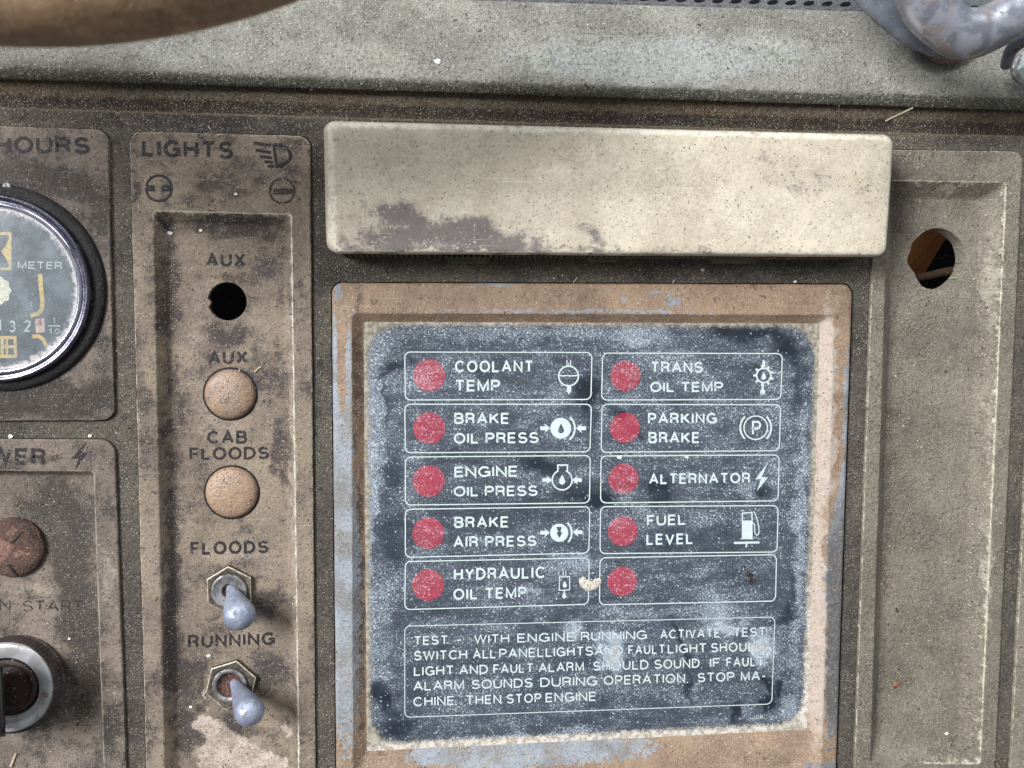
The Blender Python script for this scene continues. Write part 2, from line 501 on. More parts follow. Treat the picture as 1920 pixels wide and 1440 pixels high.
M['plate'] = grime('brown_grey_plate_paint', (136, 123, 112), (118, 107, 99), dgain=1.5, dirt_bias=.16, mottle=6.0, dirt=(60, 56, 53), fleck=0.655, grain=0.22, pit=0.69, bump=1.4, seed=7, patch=(0.22, 0.6), fleck_col=(168, 158, 142),
    dark=[(120, 345, 110, 34, 0, 0.6), (30, 330, 130, 24, 0, .6), (185, 420, 30, 90, 0, .35), (120, 740, 130, 40, 0, 0.8), (30, 760, 200, 30, 0, .7), (190, 640, 30, 60, 0, .2), (70, 865, 30, 10, 0, .8), (110, 855, 30, 10, 0, 0.8), (15, 880, 30, 10, 0, .8),
          (100, 960, 90, 60, 0, 0.5), (130, 1050, 50, 120, 0, 0.7), (160, 1240, 50, 90, 0, 0.95), (150, 1180, 60, 40, 0, .8), (60, 1400, 60, 40, 0, 0.6), (210, 1360, 22, 70, 0, 1.0), (120, 1330, 60, 30, 0, .5)],
    light=[(110, 990, 30, 14, -45, 1.0), (60, 1110, 70, 16, 0, .7), (170, 1400, 40, 50, 0, .55), (205, 1080, 16, 90, 0, .7)], light_col=(164, 154, 138), edge_tone=((176, 166, 150), 0.55))
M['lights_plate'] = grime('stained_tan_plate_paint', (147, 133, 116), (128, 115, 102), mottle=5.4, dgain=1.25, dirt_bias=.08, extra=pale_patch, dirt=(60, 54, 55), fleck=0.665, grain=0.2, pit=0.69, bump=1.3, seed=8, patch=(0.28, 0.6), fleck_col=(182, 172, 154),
    dark=[(430, 345, 100, 30, 0, 0.5), (545, 275, 36, 18, 0, .6), (540, 330, 30, 50, 0, .4), (420, 425, 130, 26, 0, 1.05), (262, 360, 14, 30, 0, .7), (432, 628, 34, 13, 0, 1.0), (430, 620, 60, 22, 0, 0.4), (320, 640, 17, 420, 0, 0.62), (325, 1150, 22, 260, 0, 1.0), (500, 690, 46, 60, 0, 0.8), (455, 510, 80, 26, 0, .35), (425, 520, 44, 12, 0, .5),  # stains; also darker along the channel's top and left wall
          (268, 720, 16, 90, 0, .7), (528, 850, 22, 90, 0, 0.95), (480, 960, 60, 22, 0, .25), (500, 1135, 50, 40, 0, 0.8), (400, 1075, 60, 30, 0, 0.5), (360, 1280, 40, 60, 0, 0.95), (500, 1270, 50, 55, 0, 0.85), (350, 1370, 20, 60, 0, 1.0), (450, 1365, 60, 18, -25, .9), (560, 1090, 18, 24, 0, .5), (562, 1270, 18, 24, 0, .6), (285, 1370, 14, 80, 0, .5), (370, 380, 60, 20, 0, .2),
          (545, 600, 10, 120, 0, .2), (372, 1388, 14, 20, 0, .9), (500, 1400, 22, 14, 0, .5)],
    light=[(430, 1410, 90, 45, -12, 1.3), (390, 1370, 46, 30, 0, 1.0), (440, 1040, 110, 30, 0, .6), (440, 1200, 100, 24, 0, .6), (370, 680, 30, 200, 0, .5), (420, 800, 60, 40, 0, .5), (550, 800, 8, 600, 0, .7), (255, 900, 6, 500, 0, .4)],  # pale patches; thin strips paint the lit rim and outer edge
    light_col=(172, 157, 142), edge_tone=((204, 202, 184), 0.8), z=-10)
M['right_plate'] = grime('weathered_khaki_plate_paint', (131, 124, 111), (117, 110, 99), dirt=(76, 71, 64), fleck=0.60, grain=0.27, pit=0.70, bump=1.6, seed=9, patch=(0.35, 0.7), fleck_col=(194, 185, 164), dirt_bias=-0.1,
    dark=[(1700, 400, 40, 70, 0, .7), (1672, 900, 16, 500, 0, .55), (1640, 1330, 14, 60, 0, .5), (1750, 1400, 100, 30, 0, .25), (1700, 290, 60, 20, 0, .35), (1860, 300, 40, 14, 0, .3)],  # darker down the left side of the channel
    light=[(1858, 520, 14, 160, 0, .7), (1850, 800, 12, 160, 0, .5), (1842, 1080, 14, 190, 0, .7), (1770, 358, 30, 9, -8, .7), (1850, 380, 30, 30, 0, .4)], light_col=(172, 166, 150), edge_tone=((206, 202, 180), 0.75), z=-10)
M['inner_dark'] = grime('unlit_inner_board', (60, 44, 30), (46, 34, 24), dirt=(20, 16, 13), fleck=0.8, grain=0.1, seed=10)
M['black_void'] = grime('black_inner_housing', (14, 13, 12), (10, 9, 9), dirt=(6, 6, 6), fleck=0.9, grain=0.1, seed=11)
M['brown_card'] = grime('brown_backing_board', (238, 156, 82), (220, 138, 68), dirt=(60, 38, 22), fleck=0.8, grain=0.12, seed=12, dirt_bias=-.2)
M['plug'] = grime('tan_painted_plug', (168, 141, 116), (152, 127, 106), mottle=5.5, dirt=(92, 79, 70), rough=0.3, fleck=0.70, grain=0.14, pit=0.655, bump=0.9, seed=13, spec=0.6, pit_col=(84, 70, 58), fleck_col=(204, 192, 174), z=0,
    light=[(418, 752, 16, 14, 0, .3)], dark=[(455, 715, 22, 14, -40, .35), (440, 930, 22, 16, 0, .45), (420, 900, 26, 10, 0, .35)])  # dirt spots and a small highlight painted low left on one dome
M['gasket'] = grime('black_rubber_gasket', (36, 34, 34), (28, 27, 28), dirt=(20, 19, 19), rough=0.65, fleck=0.70, grain=0.3, fleck_col=(92, 84, 76), bump=1.5, seed=14, pit=.8)
M['rust'] = grime('rusted_steel_cap', (98, 76, 68), (84, 62, 56), dirt=(52, 41, 40), rough=0.72, fleck=0.66, grain=0.28, pit=0.66, bump=2.0, seed=15, fleck_col=(176, 136, 108),
    light=[(4, 1030, 20, 30, 0, 1.0), (45, 1035, 18, 8, 0, .8), (25, 995, 14, 10, 0, .8)], light_col=(142, 108, 96), dark=[(60, 1000, 24, 20, 0, .9), (50, 1065, 30, 16, 0, .9), (20, 975, 30, 12, 0, .8), (72, 1040, 14, 30, 0, .8)])
M['grille'] = grime('grey_pressed_grille', (104, 108, 110), (92, 95, 98), dirt=(60, 62, 64), fleck=0.70, grain=0.22, seed=16, bump=1.5, fleck_col=(170, 176, 176), dirt_bias=-.2, z=-20)
M['wheel'] = grime('worn_brown_wheel_rim', (186, 154, 118), (166, 136, 104), mottle=2.4, scratch=0, dirt=(132, 102, 78), rough=0.48, fleck=0.68, grain=0.16, seed=17, bump=1.2, spec=0.5, fleck_col=(206, 182, 150), z=480, dirt_bias=-0.05, grain_px=6,
    light=[(60, 0, 120, 24, 0, .6)], light_col=(212, 186, 148), dark=[(200, 68, 300, 10, 8, .8), (30, 78, 200, 8, 0, .6), (420, 32, 200, 10, 18, .6), (0, 40, 30, 16, 0, .5)])  # lit top and shaded underside of the rim painted into the colour
M['dark_inner_key'] = grime('dark_brown_lock_face', (62, 48, 44), (52, 42, 40), dirt=(34, 28, 27), rough=0.5, fleck=0.72, grain=0.25, seed=18, bump=1.2, pit=.7)


def metal(name, c1, c2, rough=0.35, grime_col=(90, 78, 66), g=0.5, bump=0.8, seed=0, feat=14, metalness=0.85, edge=None):
    t = NT(name)
    n1 = t.noise(feat, 4, 0.65, off=(seed * 13, 2, 1)); n2 = t.noise(3.2, 2, 0.6, off=(seed * 7, 5, 1)); n3 = t.noise(34, 3, off=(seed, 0, 7))
    col = t.mix(t.step(n3, 0.4, 0.6), C3(*c1), C3(*c2))
    k = t.step(n1, 1 - g, 1 - g + 0.14, 0, 0.9)
    col = t.mix(k, col, C3(*grime_col))
    col = t.mix(t.step(n2, 0.66, 0.72, 0, 0.6), col, C3(226, 222, 212))
    if edge: col = t.mix(t.step(t.math('ADD', t.attr('wear'), t.math('MULTIPLY', t.math('SUBTRACT', n1, 0.5), 1.0)), .55, .85), col, C3(*edge))
    r = t.step(k, 0, 1, rough, 0.8)
    mt = t.step(k, 0, 1, metalness, 0.1)
    return t.finish(col, r, t.math('ADD', n1, t.math('MULTIPLY', n2, 0.3)), bdist=bump, metal=mt)


M['lever'] = metal('oxidised_blue_grey_metal', (172, 181, 202), (142, 151, 174), 0.34, (122, 124, 134), 0.49, 2.6, 1, 8, 0.35)
M['nut'] = metal('dirty_plated_steel', (122, 114, 100), (98, 90, 80), 0.5, (62, 54, 48), 0.56, 1.6, 2, 8, 0.5, edge=(214, 208, 190))
M['bushing'] = metal('dull_zinc', (166, 168, 170), (128, 128, 128), 0.42, (84, 74, 66), 0.52, 1.2, 3, 7, 0.6)
M['rust_pit'] = metal('rusty_switch_core', (112, 76, 66), (84, 64, 56), 0.7, (58, 42, 38), 0.55, 2.0, 4, 5, 0.2)
M['chrome'] = metal('polished_chrome', (222, 226, 236), (196, 200, 214), 0.14, (150, 146, 150), 0.33, 0.25, 5, 20, 1.0)
M['chrome_dark'] = metal('tarnished_chrome', (110, 108, 122), (90, 88, 104), 0.2, (64, 60, 68), 0.45, 0.4, 6, 20, 0.9)
M['key_ring'] = metal('worn_nickel_ring', (214, 218, 220), (186, 184, 184), 0.28, (112, 92, 86), 0.47, 1.0, 7, 26, 0.5)
M['knurl'] = metal('grimy_knurled_steel', (104, 96, 92), (84, 76, 74), 0.5, (58, 50, 48), 0.55, 1.0, 8, 12, 0.5)
M['handle'] = metal('scuffed_cast_aluminium', (178, 181, 190), (140, 142, 152), 0.28, (126, 114, 108), 0.47, 2.2, 9, 34, 0.55)
M['handle_flange'] = metal('dull_blue_grey_aluminium', (130, 136, 146), (112, 117, 128), 0.5, (92, 88, 88), 0.47, 1.2, 10, 40, 0.5)
M['bolt'] = metal('bright_zinc_bolt', (226, 240, 240), (196, 214, 214), 0.4, (150, 160, 156), 0.4, 0.8, 11, 20, 0.3)

# ---- the dusty display: one dust function shared by lens, print and lamps
DB = [  # bright patches of dust
    (1085, 1058, 60, 16, 8, 0.34), (1060, 1045, 30, 12, 0, .25), (1150, 1225, 30, 40, 0, 0.9), (1125, 1200, 26, 20, 0, .25), (1425, 1215, 24, 38, 0, 0.85), (1340, 1150, 40, 60, 20, 0.36), (1075, 1182, 24, 14, 0, 0.55), (1365, 1176, 40, 12, 0, .45),
    (705, 760, 26, 190, 0, 0.24), (960, 622, 220, 18, 0, 0.20), (1190, 628, 90, 20, 0, 0.30), (1250, 680, 100, 50, -20, 0.12), (1455, 800, 40, 160, 0, 0.10), (1500, 1000, 16, 330, 0, .30), (1220, 1150, 120, 18, 0, .18),
    (790, 720, 90, 30, 0, .10), (690, 1000, 14, 360, 0, .36), (1400, 1345, 90, 20, 0, .10), (960, 1385, 260, 10, 2, .28), (1480, 1330, 28, 40, 0, .25), (720, 1200, 24, 120, 0, .16), (1010, 770, 60, 20, 30, .08), (1400, 920, 26, 30, 0, .2),
    (990, 1105, 26, 14, 0, .3), (1005, 1170, 30, 10, 0, .2)]
DD = [  # patches wiped clean
    (1098, 735, 26, 36, 0, 0.34), (1110, 790, 16, 60, 0, .16), (895, 700, 30, 12, -30, .22), (960, 800, 26, 60, 30, .10), (1010, 872, 60, 20, -14, 0.30), (1090, 925, 60, 34, 0, 0.22), (730, 690, 60, 7, 18, .22), (725, 740, 6, 60, 12, .2),
    (740, 890, 30, 34, 0, 0.20), (745, 1000, 40, 60, 0, 0.14), (720, 1310, 26, 36, 20, 0.34), (748, 1365, 34, 30, 0, 0.32), (1400, 625, 90, 16, 0, 0.34), (1480, 655, 36, 30, -30, 0.32), (1500, 720, 14, 60, 0, .2), (1180, 795, 10, 44, 40, .30), (1150, 770, 30, 9, -40, .26), (1235, 925, 30, 34, 0, 0.26),
    (1140, 935, 30, 16, 0, 0.26), (1430, 920, 26, 12, 0, 0.3), (1439, 1300, 8, 40, 0, 0.5), (1462, 1290, 10, 20, 0, .4), (1380, 1335, 9, 26, -10, 0.32), (1460, 1160, 30, 16, 10, .24), (1485, 1120, 14, 70, 0, .2), (1280, 1210, 6, 60, 20, .3), (1290, 1290, 5, 40, 12, .26),
    (930, 960, 140, 40, 0, .10), (800, 1150, 50, 12, 0, .14), (850, 860, 60, 14, 0, .12), (1330, 1020, 120, 30, 0, .1), (1130, 1350, 160, 14, 0, .06), (1415, 690, 20, 14, 0, .2)]


def dust_at(x, y, _c={}):
    """dust thickness on the lens at plane position x, y (patches and wiped places)"""
    if not _c:
        for nm, lst in (('b', DB), ('d', DD)):
            _c[nm] = [(L(px, py, -6), rx, ry, cos(radians(ro)), sin(radians(ro)), st) for px, py, rx, ry, ro, st in lst]
    wx = 17 * mnoise.noise(Vector((x / 30, y / 30, 5))) + 8 * mnoise.noise(Vector((x / 11, y / 11, 5)))
    wy = 17 * mnoise.noise(Vector((x / 30, y / 30, 25))) + 8 * mnoise.noise(Vector((x / 11, y / 11, 25)))
    d = 0.44
    for nm, sg in (('b', 1), ('d', -1)):
        for c, rx, ry, co, si, st in _c[nm]:
            dx = x + wx - c.x; dy = y + wy - c.y
            if abs(dx) > 1.3 * max(rx, ry) or abs(dy) > 1.3 * max(rx, ry): continue
            r = math.hypot((dx * co + dy * si) / rx, (-dx * si + dy * co) / ry)
            u = min(max((1.25 - r) / 1.0, 0), 1)
            d += sg * st * u * u * (3 - 2 * u) * (.8 if sg > 0 else 1.05)
    return d


def lens_mat(name, base, base2=None, haze=0.30, keep=1.0, printed=False, red=False):
    t = NT(name)
    w = t.pc
    d = t.math('ADD', t.attr('dust'), -0.01)
    big = t.noise(70, 4, 0.65, off=(12, 5, 0))
    st = t.noise(16, 5, 0.65, off=(4, 4, 4), stretch=(5, 1, 0.75))
    d = t.math('ADD', d, t.math('MULTIPLY', t.math('SUBTRACT', big, 0.5), 0.5))
    d = t.math('ADD', d, t.math('MULTIPLY', t.math('SUBTRACT', st, 0.5), 0.40))
    fine = t.noise(3.3, 3, 0.78, off=(1, 2, 3))
    fine2 = t.noise(8.5, 2.5, 0.65, off=(8, 2, 3))
    gr, gr_r = t.specks(4.2, 0.25, 0.7, off=(5, 5, 0), dens=d)
    f = t.math('ADD', t.math('MULTIPLY', fine, 0.80), t.math('MULTIPLY', fine2, 0.20))
    lo = t.math('SUBTRACT', 0.70, t.math('MULTIPLY', d, 0.36))
    hi = t.math('ADD', lo, 0.11)
    lo = t.math('ADD', lo, -0.06); hi = t.math('ADD', hi, 0.05)
    sp = t.math('ADD', t.step(f, lo, hi, 0, 0.56 if not printed else 0.45), t.math('MULTIPLY', gr, t.step(gr_r, 0, 1, .08, .72 if not printed else .3)), clamp=True)
    hz = t.step(d, 0.12, 1.05, 0.03 if not printed else 0.0, 0.64 * (1 if not printed else 0.8), smooth=False)
    opq = t.step(t.math('ADD', d, t.math('MULTIPLY', t.math('SUBTRACT', fine2, 0.5), .5)), 0.84, 1.2, 0, 0.7)
    col = C3(*base)
    if base2: col = t.mix(t.step(big, 0.4, 0.6), col, C3(*base2))
    if printed:
        wn = t.noise(5, 3, 0.7, off=(77, 1, 1))
        col = t.mix(t.step(wn, 0.60, 0.70, 0, 0.5), col, C3(120, 130, 142))
    hcol = t.mix(t.step(big, 0.35, 0.65), C3(124, 138, 154), C3(106, 116, 126))
    spcol = t.mix(t.step(fine2, 0.4, 0.6), C3(216, 227, 233), C3(166, 180, 192))
    if red:
        hcol = C3(168, 100, 116); spcol = C3(222, 180, 190)
    col = t.mix(hz, col, hcol)
    col = t.mix(sp, col, spcol)
    col = t.mix(opq, col, t.mix(fine, C3(136, 136, 138), C3(190, 190, 190)))
    rough = t.step(t.math('ADD', hz, sp), 0.0, 0.8, 0.32, 0.85)
    if not printed and not red:
        e = t.attr('wear')
        en = t.noise(16, 5, 0.7, off=(2, 60, 1))
        ev = t.math('ADD', e, t.math('MULTIPLY', t.math('SUBTRACT', en, 0.5), 20))
        ev = t.math('ADD', ev, t.math('MULTIPLY', t.math('SUBTRACT', fine, 0.5), 24))
        ek = t.step(ev, -3, 7, 0, 0.96)
        ecol = t.mix(t.step(fine2, 0.35, 0.66), C3(128, 120, 106), C3(176, 170, 155))
        wht = t.blobs([(1000, 1386, 420, 26, 2, 1.2), (1330, 1372, 220, 30, 2, 1.1), (1508, 1230, 26, 200, 1.5, 1.1), (900, 606, 340, 7, 0, .45)], w, -6)
        ecol = t.mix(t.step(wht, 0.2, 0.8, 0, .75), ecol, t.mix(t.step(fine2, .4, .6), C3(176, 168, 154), C3(226, 220, 210)))
        col = t.mix(ek, col, ecol)
        rough = t.step(ek, 0, 1, rough, 0.9)
    h = t.math('ADD', t.math('MULTIPLY', sp, 0.6), t.math('MULTIPLY', fine, 0.25))
    if not printed and not red: h = t.math('ADD', h, t.math('MULTIPLY', ek, t.math('MULTIPLY', fine2, 2.2)))
    return t.finish(col, rough, h, bdist=0.9, bstr=0.5, spec=0.5)


M['lens'] = lens_mat('dusty_dark_lens', (25, 31, 40), (35, 43, 54))
M['print_white'] = lens_mat('white_lens_print', (214, 228, 226), printed=True)
M['lamp_red'] = lens_mat('dusty_red_lamp_lens', (152, 44, 62), (132, 34, 52), red=True)


def ink_mat(name, c, lo=0.52, hi=0.6, feat=7):
    """worn black print: gaps where it has rubbed off show the plate"""
    t = NT(name)
    n = t.noise(feat, 4, 0.75, off=(7, 3, 2)); n2 = t.noise(60, 3, off=(3, 0, 0)); fl = t.noise(3.0, 2, off=(9, 9, 9))
    tr = t.step(t.math('ADD', n, t.math('MULTIPLY', t.math('SUBTRACT', n2, 0.5), 0.35)), lo, hi, 0.0, 0.92)
    col = t.mix(t.step(fl, 0.62, 0.7, 0, .6), C3(*c), C3(176, 168, 156))
    return t.finish(col, 0.7, fl, bdist=0.8, trans=tr)


M['ink'] = ink_mat('worn_black_print', (38, 33, 35), 0.60, 0.70)
M['ink_faint'] = ink_mat('nearly_rubbed_off_print', (50, 44, 44), 0.48, 0.58)

t = NT('dusty_gauge_glass')
n = t.noise(3, 2, off=(1, 1, 1)); b = t.noise(40, 4, off=(2, 2, 2))
e = t.attr('wear')
dust = t.math('ADD', t.step(b, 0.3, 0.75, 0.22, 0.46), t.step(n, 0.62, 0.72, 0, 0.4))
ev = t.math('ADD', e, t.math('MULTIPLY', t.math('SUBTRACT', t.noise(9, 4, .7, off=(6, 6, 6)), 0.5), 0.8))
dust = t.math('ADD', dust, t.step(ev, 0.92, 1.15, 0, 0.6), clamp=True)
M['glass'] = t.finish(t.mix(t.step(ev, 0.9, 1.1), C3(158, 170, 178), C3(196, 192, 192)), 0.3, n, bdist=0.4, spec=0.5, trans=t.math('SUBTRACT', 1.0, dust))


def plain(name, c, rough=0.6, v=0.12, feat=6, metalness=0.0):
    t = NT(name)
    n = t.noise(feat, 3, 0.6); f = t.noise(2.6, 2)
    col = t.mix(t.step(n, 0.35, 0.65), C3(*c), C3(*[max(0, k * (1 - v * 1.6)) for k in c]))
    return t.finish(col, rough, f, bdist=0.6, metal=metalness)


M['dial'] = plain('dark_dial', (56, 60, 62), 0.6, 0.2, 60)
M['dial_yellow'] = plain('yellow_dial_print', (226, 192, 92), 0.6)
M['dial_white'] = plain('white_dial_print', (214, 224, 222), 0.6)
M['dial_cream'] = plain('cream_rotor', (250, 248, 214), 0.6)
M['dial_red'] = plain('red_tenths_digit', (196, 84, 76), 0.6)
M['drum_cream'] = plain('cream_tenths_drum', (226, 196, 178), 0.6)
M['key_plastic'] = plain('black_key_plastic', (30, 26, 25), 0.5, .3)
M['splat'] = grime('white_crust', (226, 218, 200), (212, 206, 192), dirt=(170, 160, 146), fleck=.66, grain=0.12, seed=20, dirt_bias=-.3, bump=2.5)
M['bug'] = plain('dried_brown_dirt', (74, 58, 48), .9, .4, 3)


def grit_mat(name, cols):
    t = NT(name)
    r = t.geo.outputs['Random Per Island']
    n = t.t.nodes.new('ShaderNodeValToRGB')
    cr = n.color_ramp; cr.interpolation = 'CONSTANT'
    cr.elements[0].position = 0; cr.elements[0].color = (*C3(*cols[0]), 1)
    cr.elements[1].position = 1 / len(cols); cr.elements[1].color = (*C3(*cols[1]), 1)
    for i in range(2, len(cols)):
        el = cr.elements.new(i / len(cols)); el.color = (*C3(*cols[i]), 1)
    t.t.links.new(r, n.inputs[0])
    return t.finish(n.outputs[0], 0.7)


M['grit_pale'] = grit_mat('pale_grit', [(196, 186, 166), (176, 166, 146), (222, 218, 206), (156, 146, 128), (186, 174, 150), (196, 172, 130)])
M['grit_dark'] = grit_mat('dark_grit', [(58, 48, 42), (84, 70, 58), (44, 38, 36), (104, 72, 48), (72, 62, 56), (120, 84, 54)])
M['straw'] = plain('dry_straw', (190, 176, 146), .7)
M['chip'] = plain('white_paint_chip', (240, 240, 236), .6)
M['leaf'] = plain('dry_leaf', (142, 84, 50), .8, .3)

# ------------------------------------------------------------------ text and flat print
def EA(cx, cy, rx, ry, a0, a1, n=12):
    return [(cx + rx * cos(radians(a0 + (a1 - a0) * k / n)), cy + ry * sin(radians(a0 + (a1 - a0) * k / n))) for k in range(n + 1)]


GLY = {' ': (.10, []),  # width, centre lines in a unit cap height (closed lines end with None)
    'A': (.78, [[(0, 0), (.39, 1), (.78, 0)], [(.13, .33), (.65, .33)]]),
    'B': (.66, [[(0, 0), (0, 1), (.37, 1)] + EA(.37, .765, .25, .235, 90, -90, 8) + [(0, .53)], [(.37, .53)] + EA(.39, .265, .27, .265, 90, -90, 8) + [(0, 0)]]),
    'C': (.78, [EA(.41, .5, .41, .5, 42, 318, 22)]),
    'D': (.72, [[(0, 0), (0, 1), (.26, 1)] + EA(.27, .5, .45, .5, 90, -90, 14) + [None]]),
    'E': (.57, [[(.57, 1), (0, 1), (0, 0), (.57, 0)], [(0, .52), (.52, .52)]]),
    'F': (.54, [[(.54, 1), (0, 1), (0, 0)], [(0, .5), (.47, .5)]]),
    'G': (.80, [EA(.41, .5, .41, .5, 42, 335, 22), [(.44, .46), (.80, .46), (.80, 0)]]),
    'H': (.68, [[(0, 0), (0, 1)], [(.68, 0), (.68, 1)], [(0, .52), (.68, .52)]]),
    'I': (.0, [[(0, 0), (0, 1)]]),
    'K': (.68, [[(0, 0), (0, 1)], [(.64, 1), (0, .36)], [(.23, .59), (.68, 0)]]),
    'L': (.54, [[(0, 1), (0, 0), (.54, 0)]]),
    'M': (.80, [[(0, 0), (0, 1), (.40, .04), (.80, 1), (.80, 0)]]),
    'N': (.68, [[(0, 0), (0, 1), (.68, 0), (.68, 1)]]),
    'O': (.84, [EA(.42, .5, .42, .5, 0, 348, 29) + [None]]),
    'P': (.62, [[(0, 0), (0, 1), (.36, 1)] + EA(.36, .73, .26, .27, 90, -90, 9) + [(0, .46)]]),
    'R': (.66, [[(0, 0), (0, 1), (.37, 1)] + EA(.37, .745, .26, .255, 90, -90, 9) + [(0, .49)], [(.37, .49), (.55, .42), (.60, .24), (.62, .06), (.66, 0)]]),
    'S': (.66, [EA(.33, .745, .30, .255, 22, 252, 14) + EA(.33, .26, .33, .26, 72, -158, 14)]),
    'T': (.66, [[(0, 1), (.66, 1)], [(.33, 1), (.33, 0)]]),
    'U': (.68, [[(0, 1)] + EA(.34, .34, .34, .34, 180, 360, 12) + [(.68, 1)]]),
    'V': (.72, [[(0, 1), (.36, 0), (.72, 1)]]),
    'W': (1.08, [[(0, 1), (.27, 0), (.54, 1), (.81, 0), (1.08, 1)]]),
    'X': (.70, [[(0, 0), (.70, 1)], [(0, 1), (.70, 0)]]),
    'Y': (.70, [[(0, 1), (.35, .45), (.70, 1)], [(.35, .45), (.35, 0)]]),
    '.': (.02, [[(0, .0), (0, .03)]]), ',': (.04, [[(.03, .03), (0, -.12)]]), '-': (.3, [[(0, .42), (.3, .42)]]),
    '0': (.56, [EA(.28, .5, .28, .5, 0, 345, 23) + [None]]),
    '1': (.24, [[(0, .76), (.24, 1), (.24, 0)]]),
    '2': (.58, [EA(.29, .71, .28, .29, 165, -28, 12) + [(0, 0), (.58, 0)]]),
    '3': (.56, [EA(.27, .745, .25, .255, 150, -90, 12) + EA(.27, .26, .29, .26, 90, -155, 12)]),
    '4': (.60, [[(.44, 0), (.44, 1), (0, .28), (.60, .28)]]),
    '6': (.56, [EA(.28, .30, .28, .30, 0, 345, 20) + [None], [(.0, .32), (.06, .74), (.3, 1), (.5, .9)]]),
}


def ribbon(pts, closed, h):
    """mitred left and right offsets of a centre line"""
    n = len(pts); P = [Vector(p) for p in pts]; lf = []; rt = []
    for i in range(n):
        a = P[i - 1] if (closed or i > 0) else None
        b = P[(i + 1) % n] if (closed or i < n - 1) else None
        t1 = (P[i] - a).normalized() if a is not None else (b - P[i]).normalized()
        t2 = (b - P[i]).normalized() if b is not None else t1
        n1 = Vector((-t1.y, t1.x)); n2 = Vector((-t2.y, t2.x)); m = n1 + n2
        m = m.normalized() if m.length > 1e-4 else n1
        k = min(1 / max(m.dot(n1), .35), 2.2)
        p = P[i]
        lf.append(p + m * h * k); rt.append(p - m * h * k)
    return lf, rt


def text_into(mb, txt, x0, x1, tl, bl, tr=None, br=None, z=0.0, weight=0.0):
    """x0,x1 left and right pixel; tl,bl top and baseline at the left, tr,br at the right"""
    tr = tl if tr is None else tr; br = bl if br is None else br
    sw = .135 + weight * 2.0
    asp = (x1 - x0) / (bl - tl)
    W = sum(GLY[c][0] for c in txt) * (1 - sw * .5); n = len(txt)
    g0 = .17 + sw
    kx = (asp - sw - (n - 1) * g0) / max(W, .01)
    kx = min(max(kx, .8), 1.4) if W > .1 else 1.0
    gap = (asp - sw - W * kx) / (n - 1) if n > 1 else 0
    gx = kx * (1 - sw * .5)
    cur = sw / 2; idx = 0
    for c in txt:
        w_, lines = GLY[c]
        for ln in lines:
            closed = ln[-1] is None
            pts = [(cur + x * gx, sw / 2 + y * (1 - sw)) for x, y in (ln[:-1] if closed else ln)]
            q = []
            for p in pts:
                if not q or (Vector(p) - Vector(q[-1])).length > 1e-3: q.append(p)
            lf, rt = ribbon(q, closed, sw / 2)
            out = []
            for side in (lf, rt):
                cc = []
                for p in side:
                    u = p.x / asp; yt = tl + (tr - tl) * u; yb = bl + (br - bl) * u
                    cc.append(L(x0 + p.x * (bl - tl), yb + (yt - yb) * p.y, z + (idx % 4) * .05))
                out.append(mb.add(cc))
            m = len(q)
            for i in range(m if closed else m - 1):
                j = (i + 1) % m
                mb.f.append((out[1] + i, out[1] + j, out[0] + j, out[0] + i))
            idx += 1
        cur += w_ * gx + gap


def stroke(mb, pts, wd, z, closed=False):
    """flat line of width wd through pixel points"""
    n = len(pts); mb.ns = getattr(mb, 'ns', 0) + 1
    zz = z + (mb.ns % 6) * .05
    lf, rt = ribbon([(p[0], p[1]) for p in pts], closed, wd / 2)
    l = [L(*p, zz) for p in lf]; r = [L(*p, zz) for p in rt]
    i0 = mb.add(l); j0 = mb.add(r)
    for i in range(n if closed else n - 1):
        j = (i + 1) % n
        mb.f.append((i0 + i, i0 + j, j0 + j, j0 + i))


def arc(cx, cy, r, a0, a1, n=20, ry=None):
    ry = ry or r
    return [(cx + r * cos(radians(a0 + (a1 - a0) * k / n)), cy - ry * sin(radians(a0 + (a1 - a0) * k / n))) for k in range(n + 1)]


def shape(mb, loops, z):
    mb.ns = getattr(mb, 'ns', 0) + 1
    z = z + (mb.ns % 6) * .05
    mb.fill([[L(*p, z) for p in lp] for lp in loops])


def ring(mb, cx, cy, r, wd, z, n=36):
    stroke(mb, arc(cx, cy, r, 0, 360 - 360 / n, n - 1), wd, z, True)


def rrect_px(x0, y0, x1, y1, x2, y2, x3, y3, r=9):
    q = [Vector((x0, y0)), Vector((x1, y1)), Vector((x2, y2)), Vector((x3, y3))]; out = []
    for i in range(4):
        p = q[i]; a = (q[i - 1] - p).normalized(); b = (q[(i + 1) % 4] - p).normalized()
        s0 = p + a * r; s1 = p + b * r; c = p + (a + b) * r
        for k in range(6):
            th = pi / 2 * k / 5
            out.append(c - b * r * cos(th) - a * r * sin(th))
    fin = []
    for i, p in enumerate(out):
        e = out[(i + 1) % len(out)]; m = max(1, int((e - p).length / 9))
        fin += [p.lerp(e, k / m) for k in range(m)]
    return fin


# ================================================================== SETTING: console sheet, gutter, shelf
PL = {  # plate outlines (TL, TR, BR, BL) in photo pixels
    'hour': [(-430, 224), (204, 244), (216, 787), (-430, 792)],
    'power': [(-430, 820), (216, 824), (240, 1500), (-430, 1520)],
    'lights': [(244.5, 247), (582, 256), (593, 1560), (279, 1580)],
    'right': [(1641, 281), (1915, 285), (1858, 1560), (1596, 1560)],
    'display': [(622, 530), (1598, 533), (1566, 1484), (631, 1500)],
    'far': [(1950, 286), (2250, 300), (2180, 1600), (1884, 1600)],
}
ledge = lambda x: 203 + 0.0281 * x
lip_lo = lambda x: 148 + 0.0306 * x
lip_hi = lambda x: 124 + 0.0308 * x
grl = lambda x: -24 + 0.0285 * x

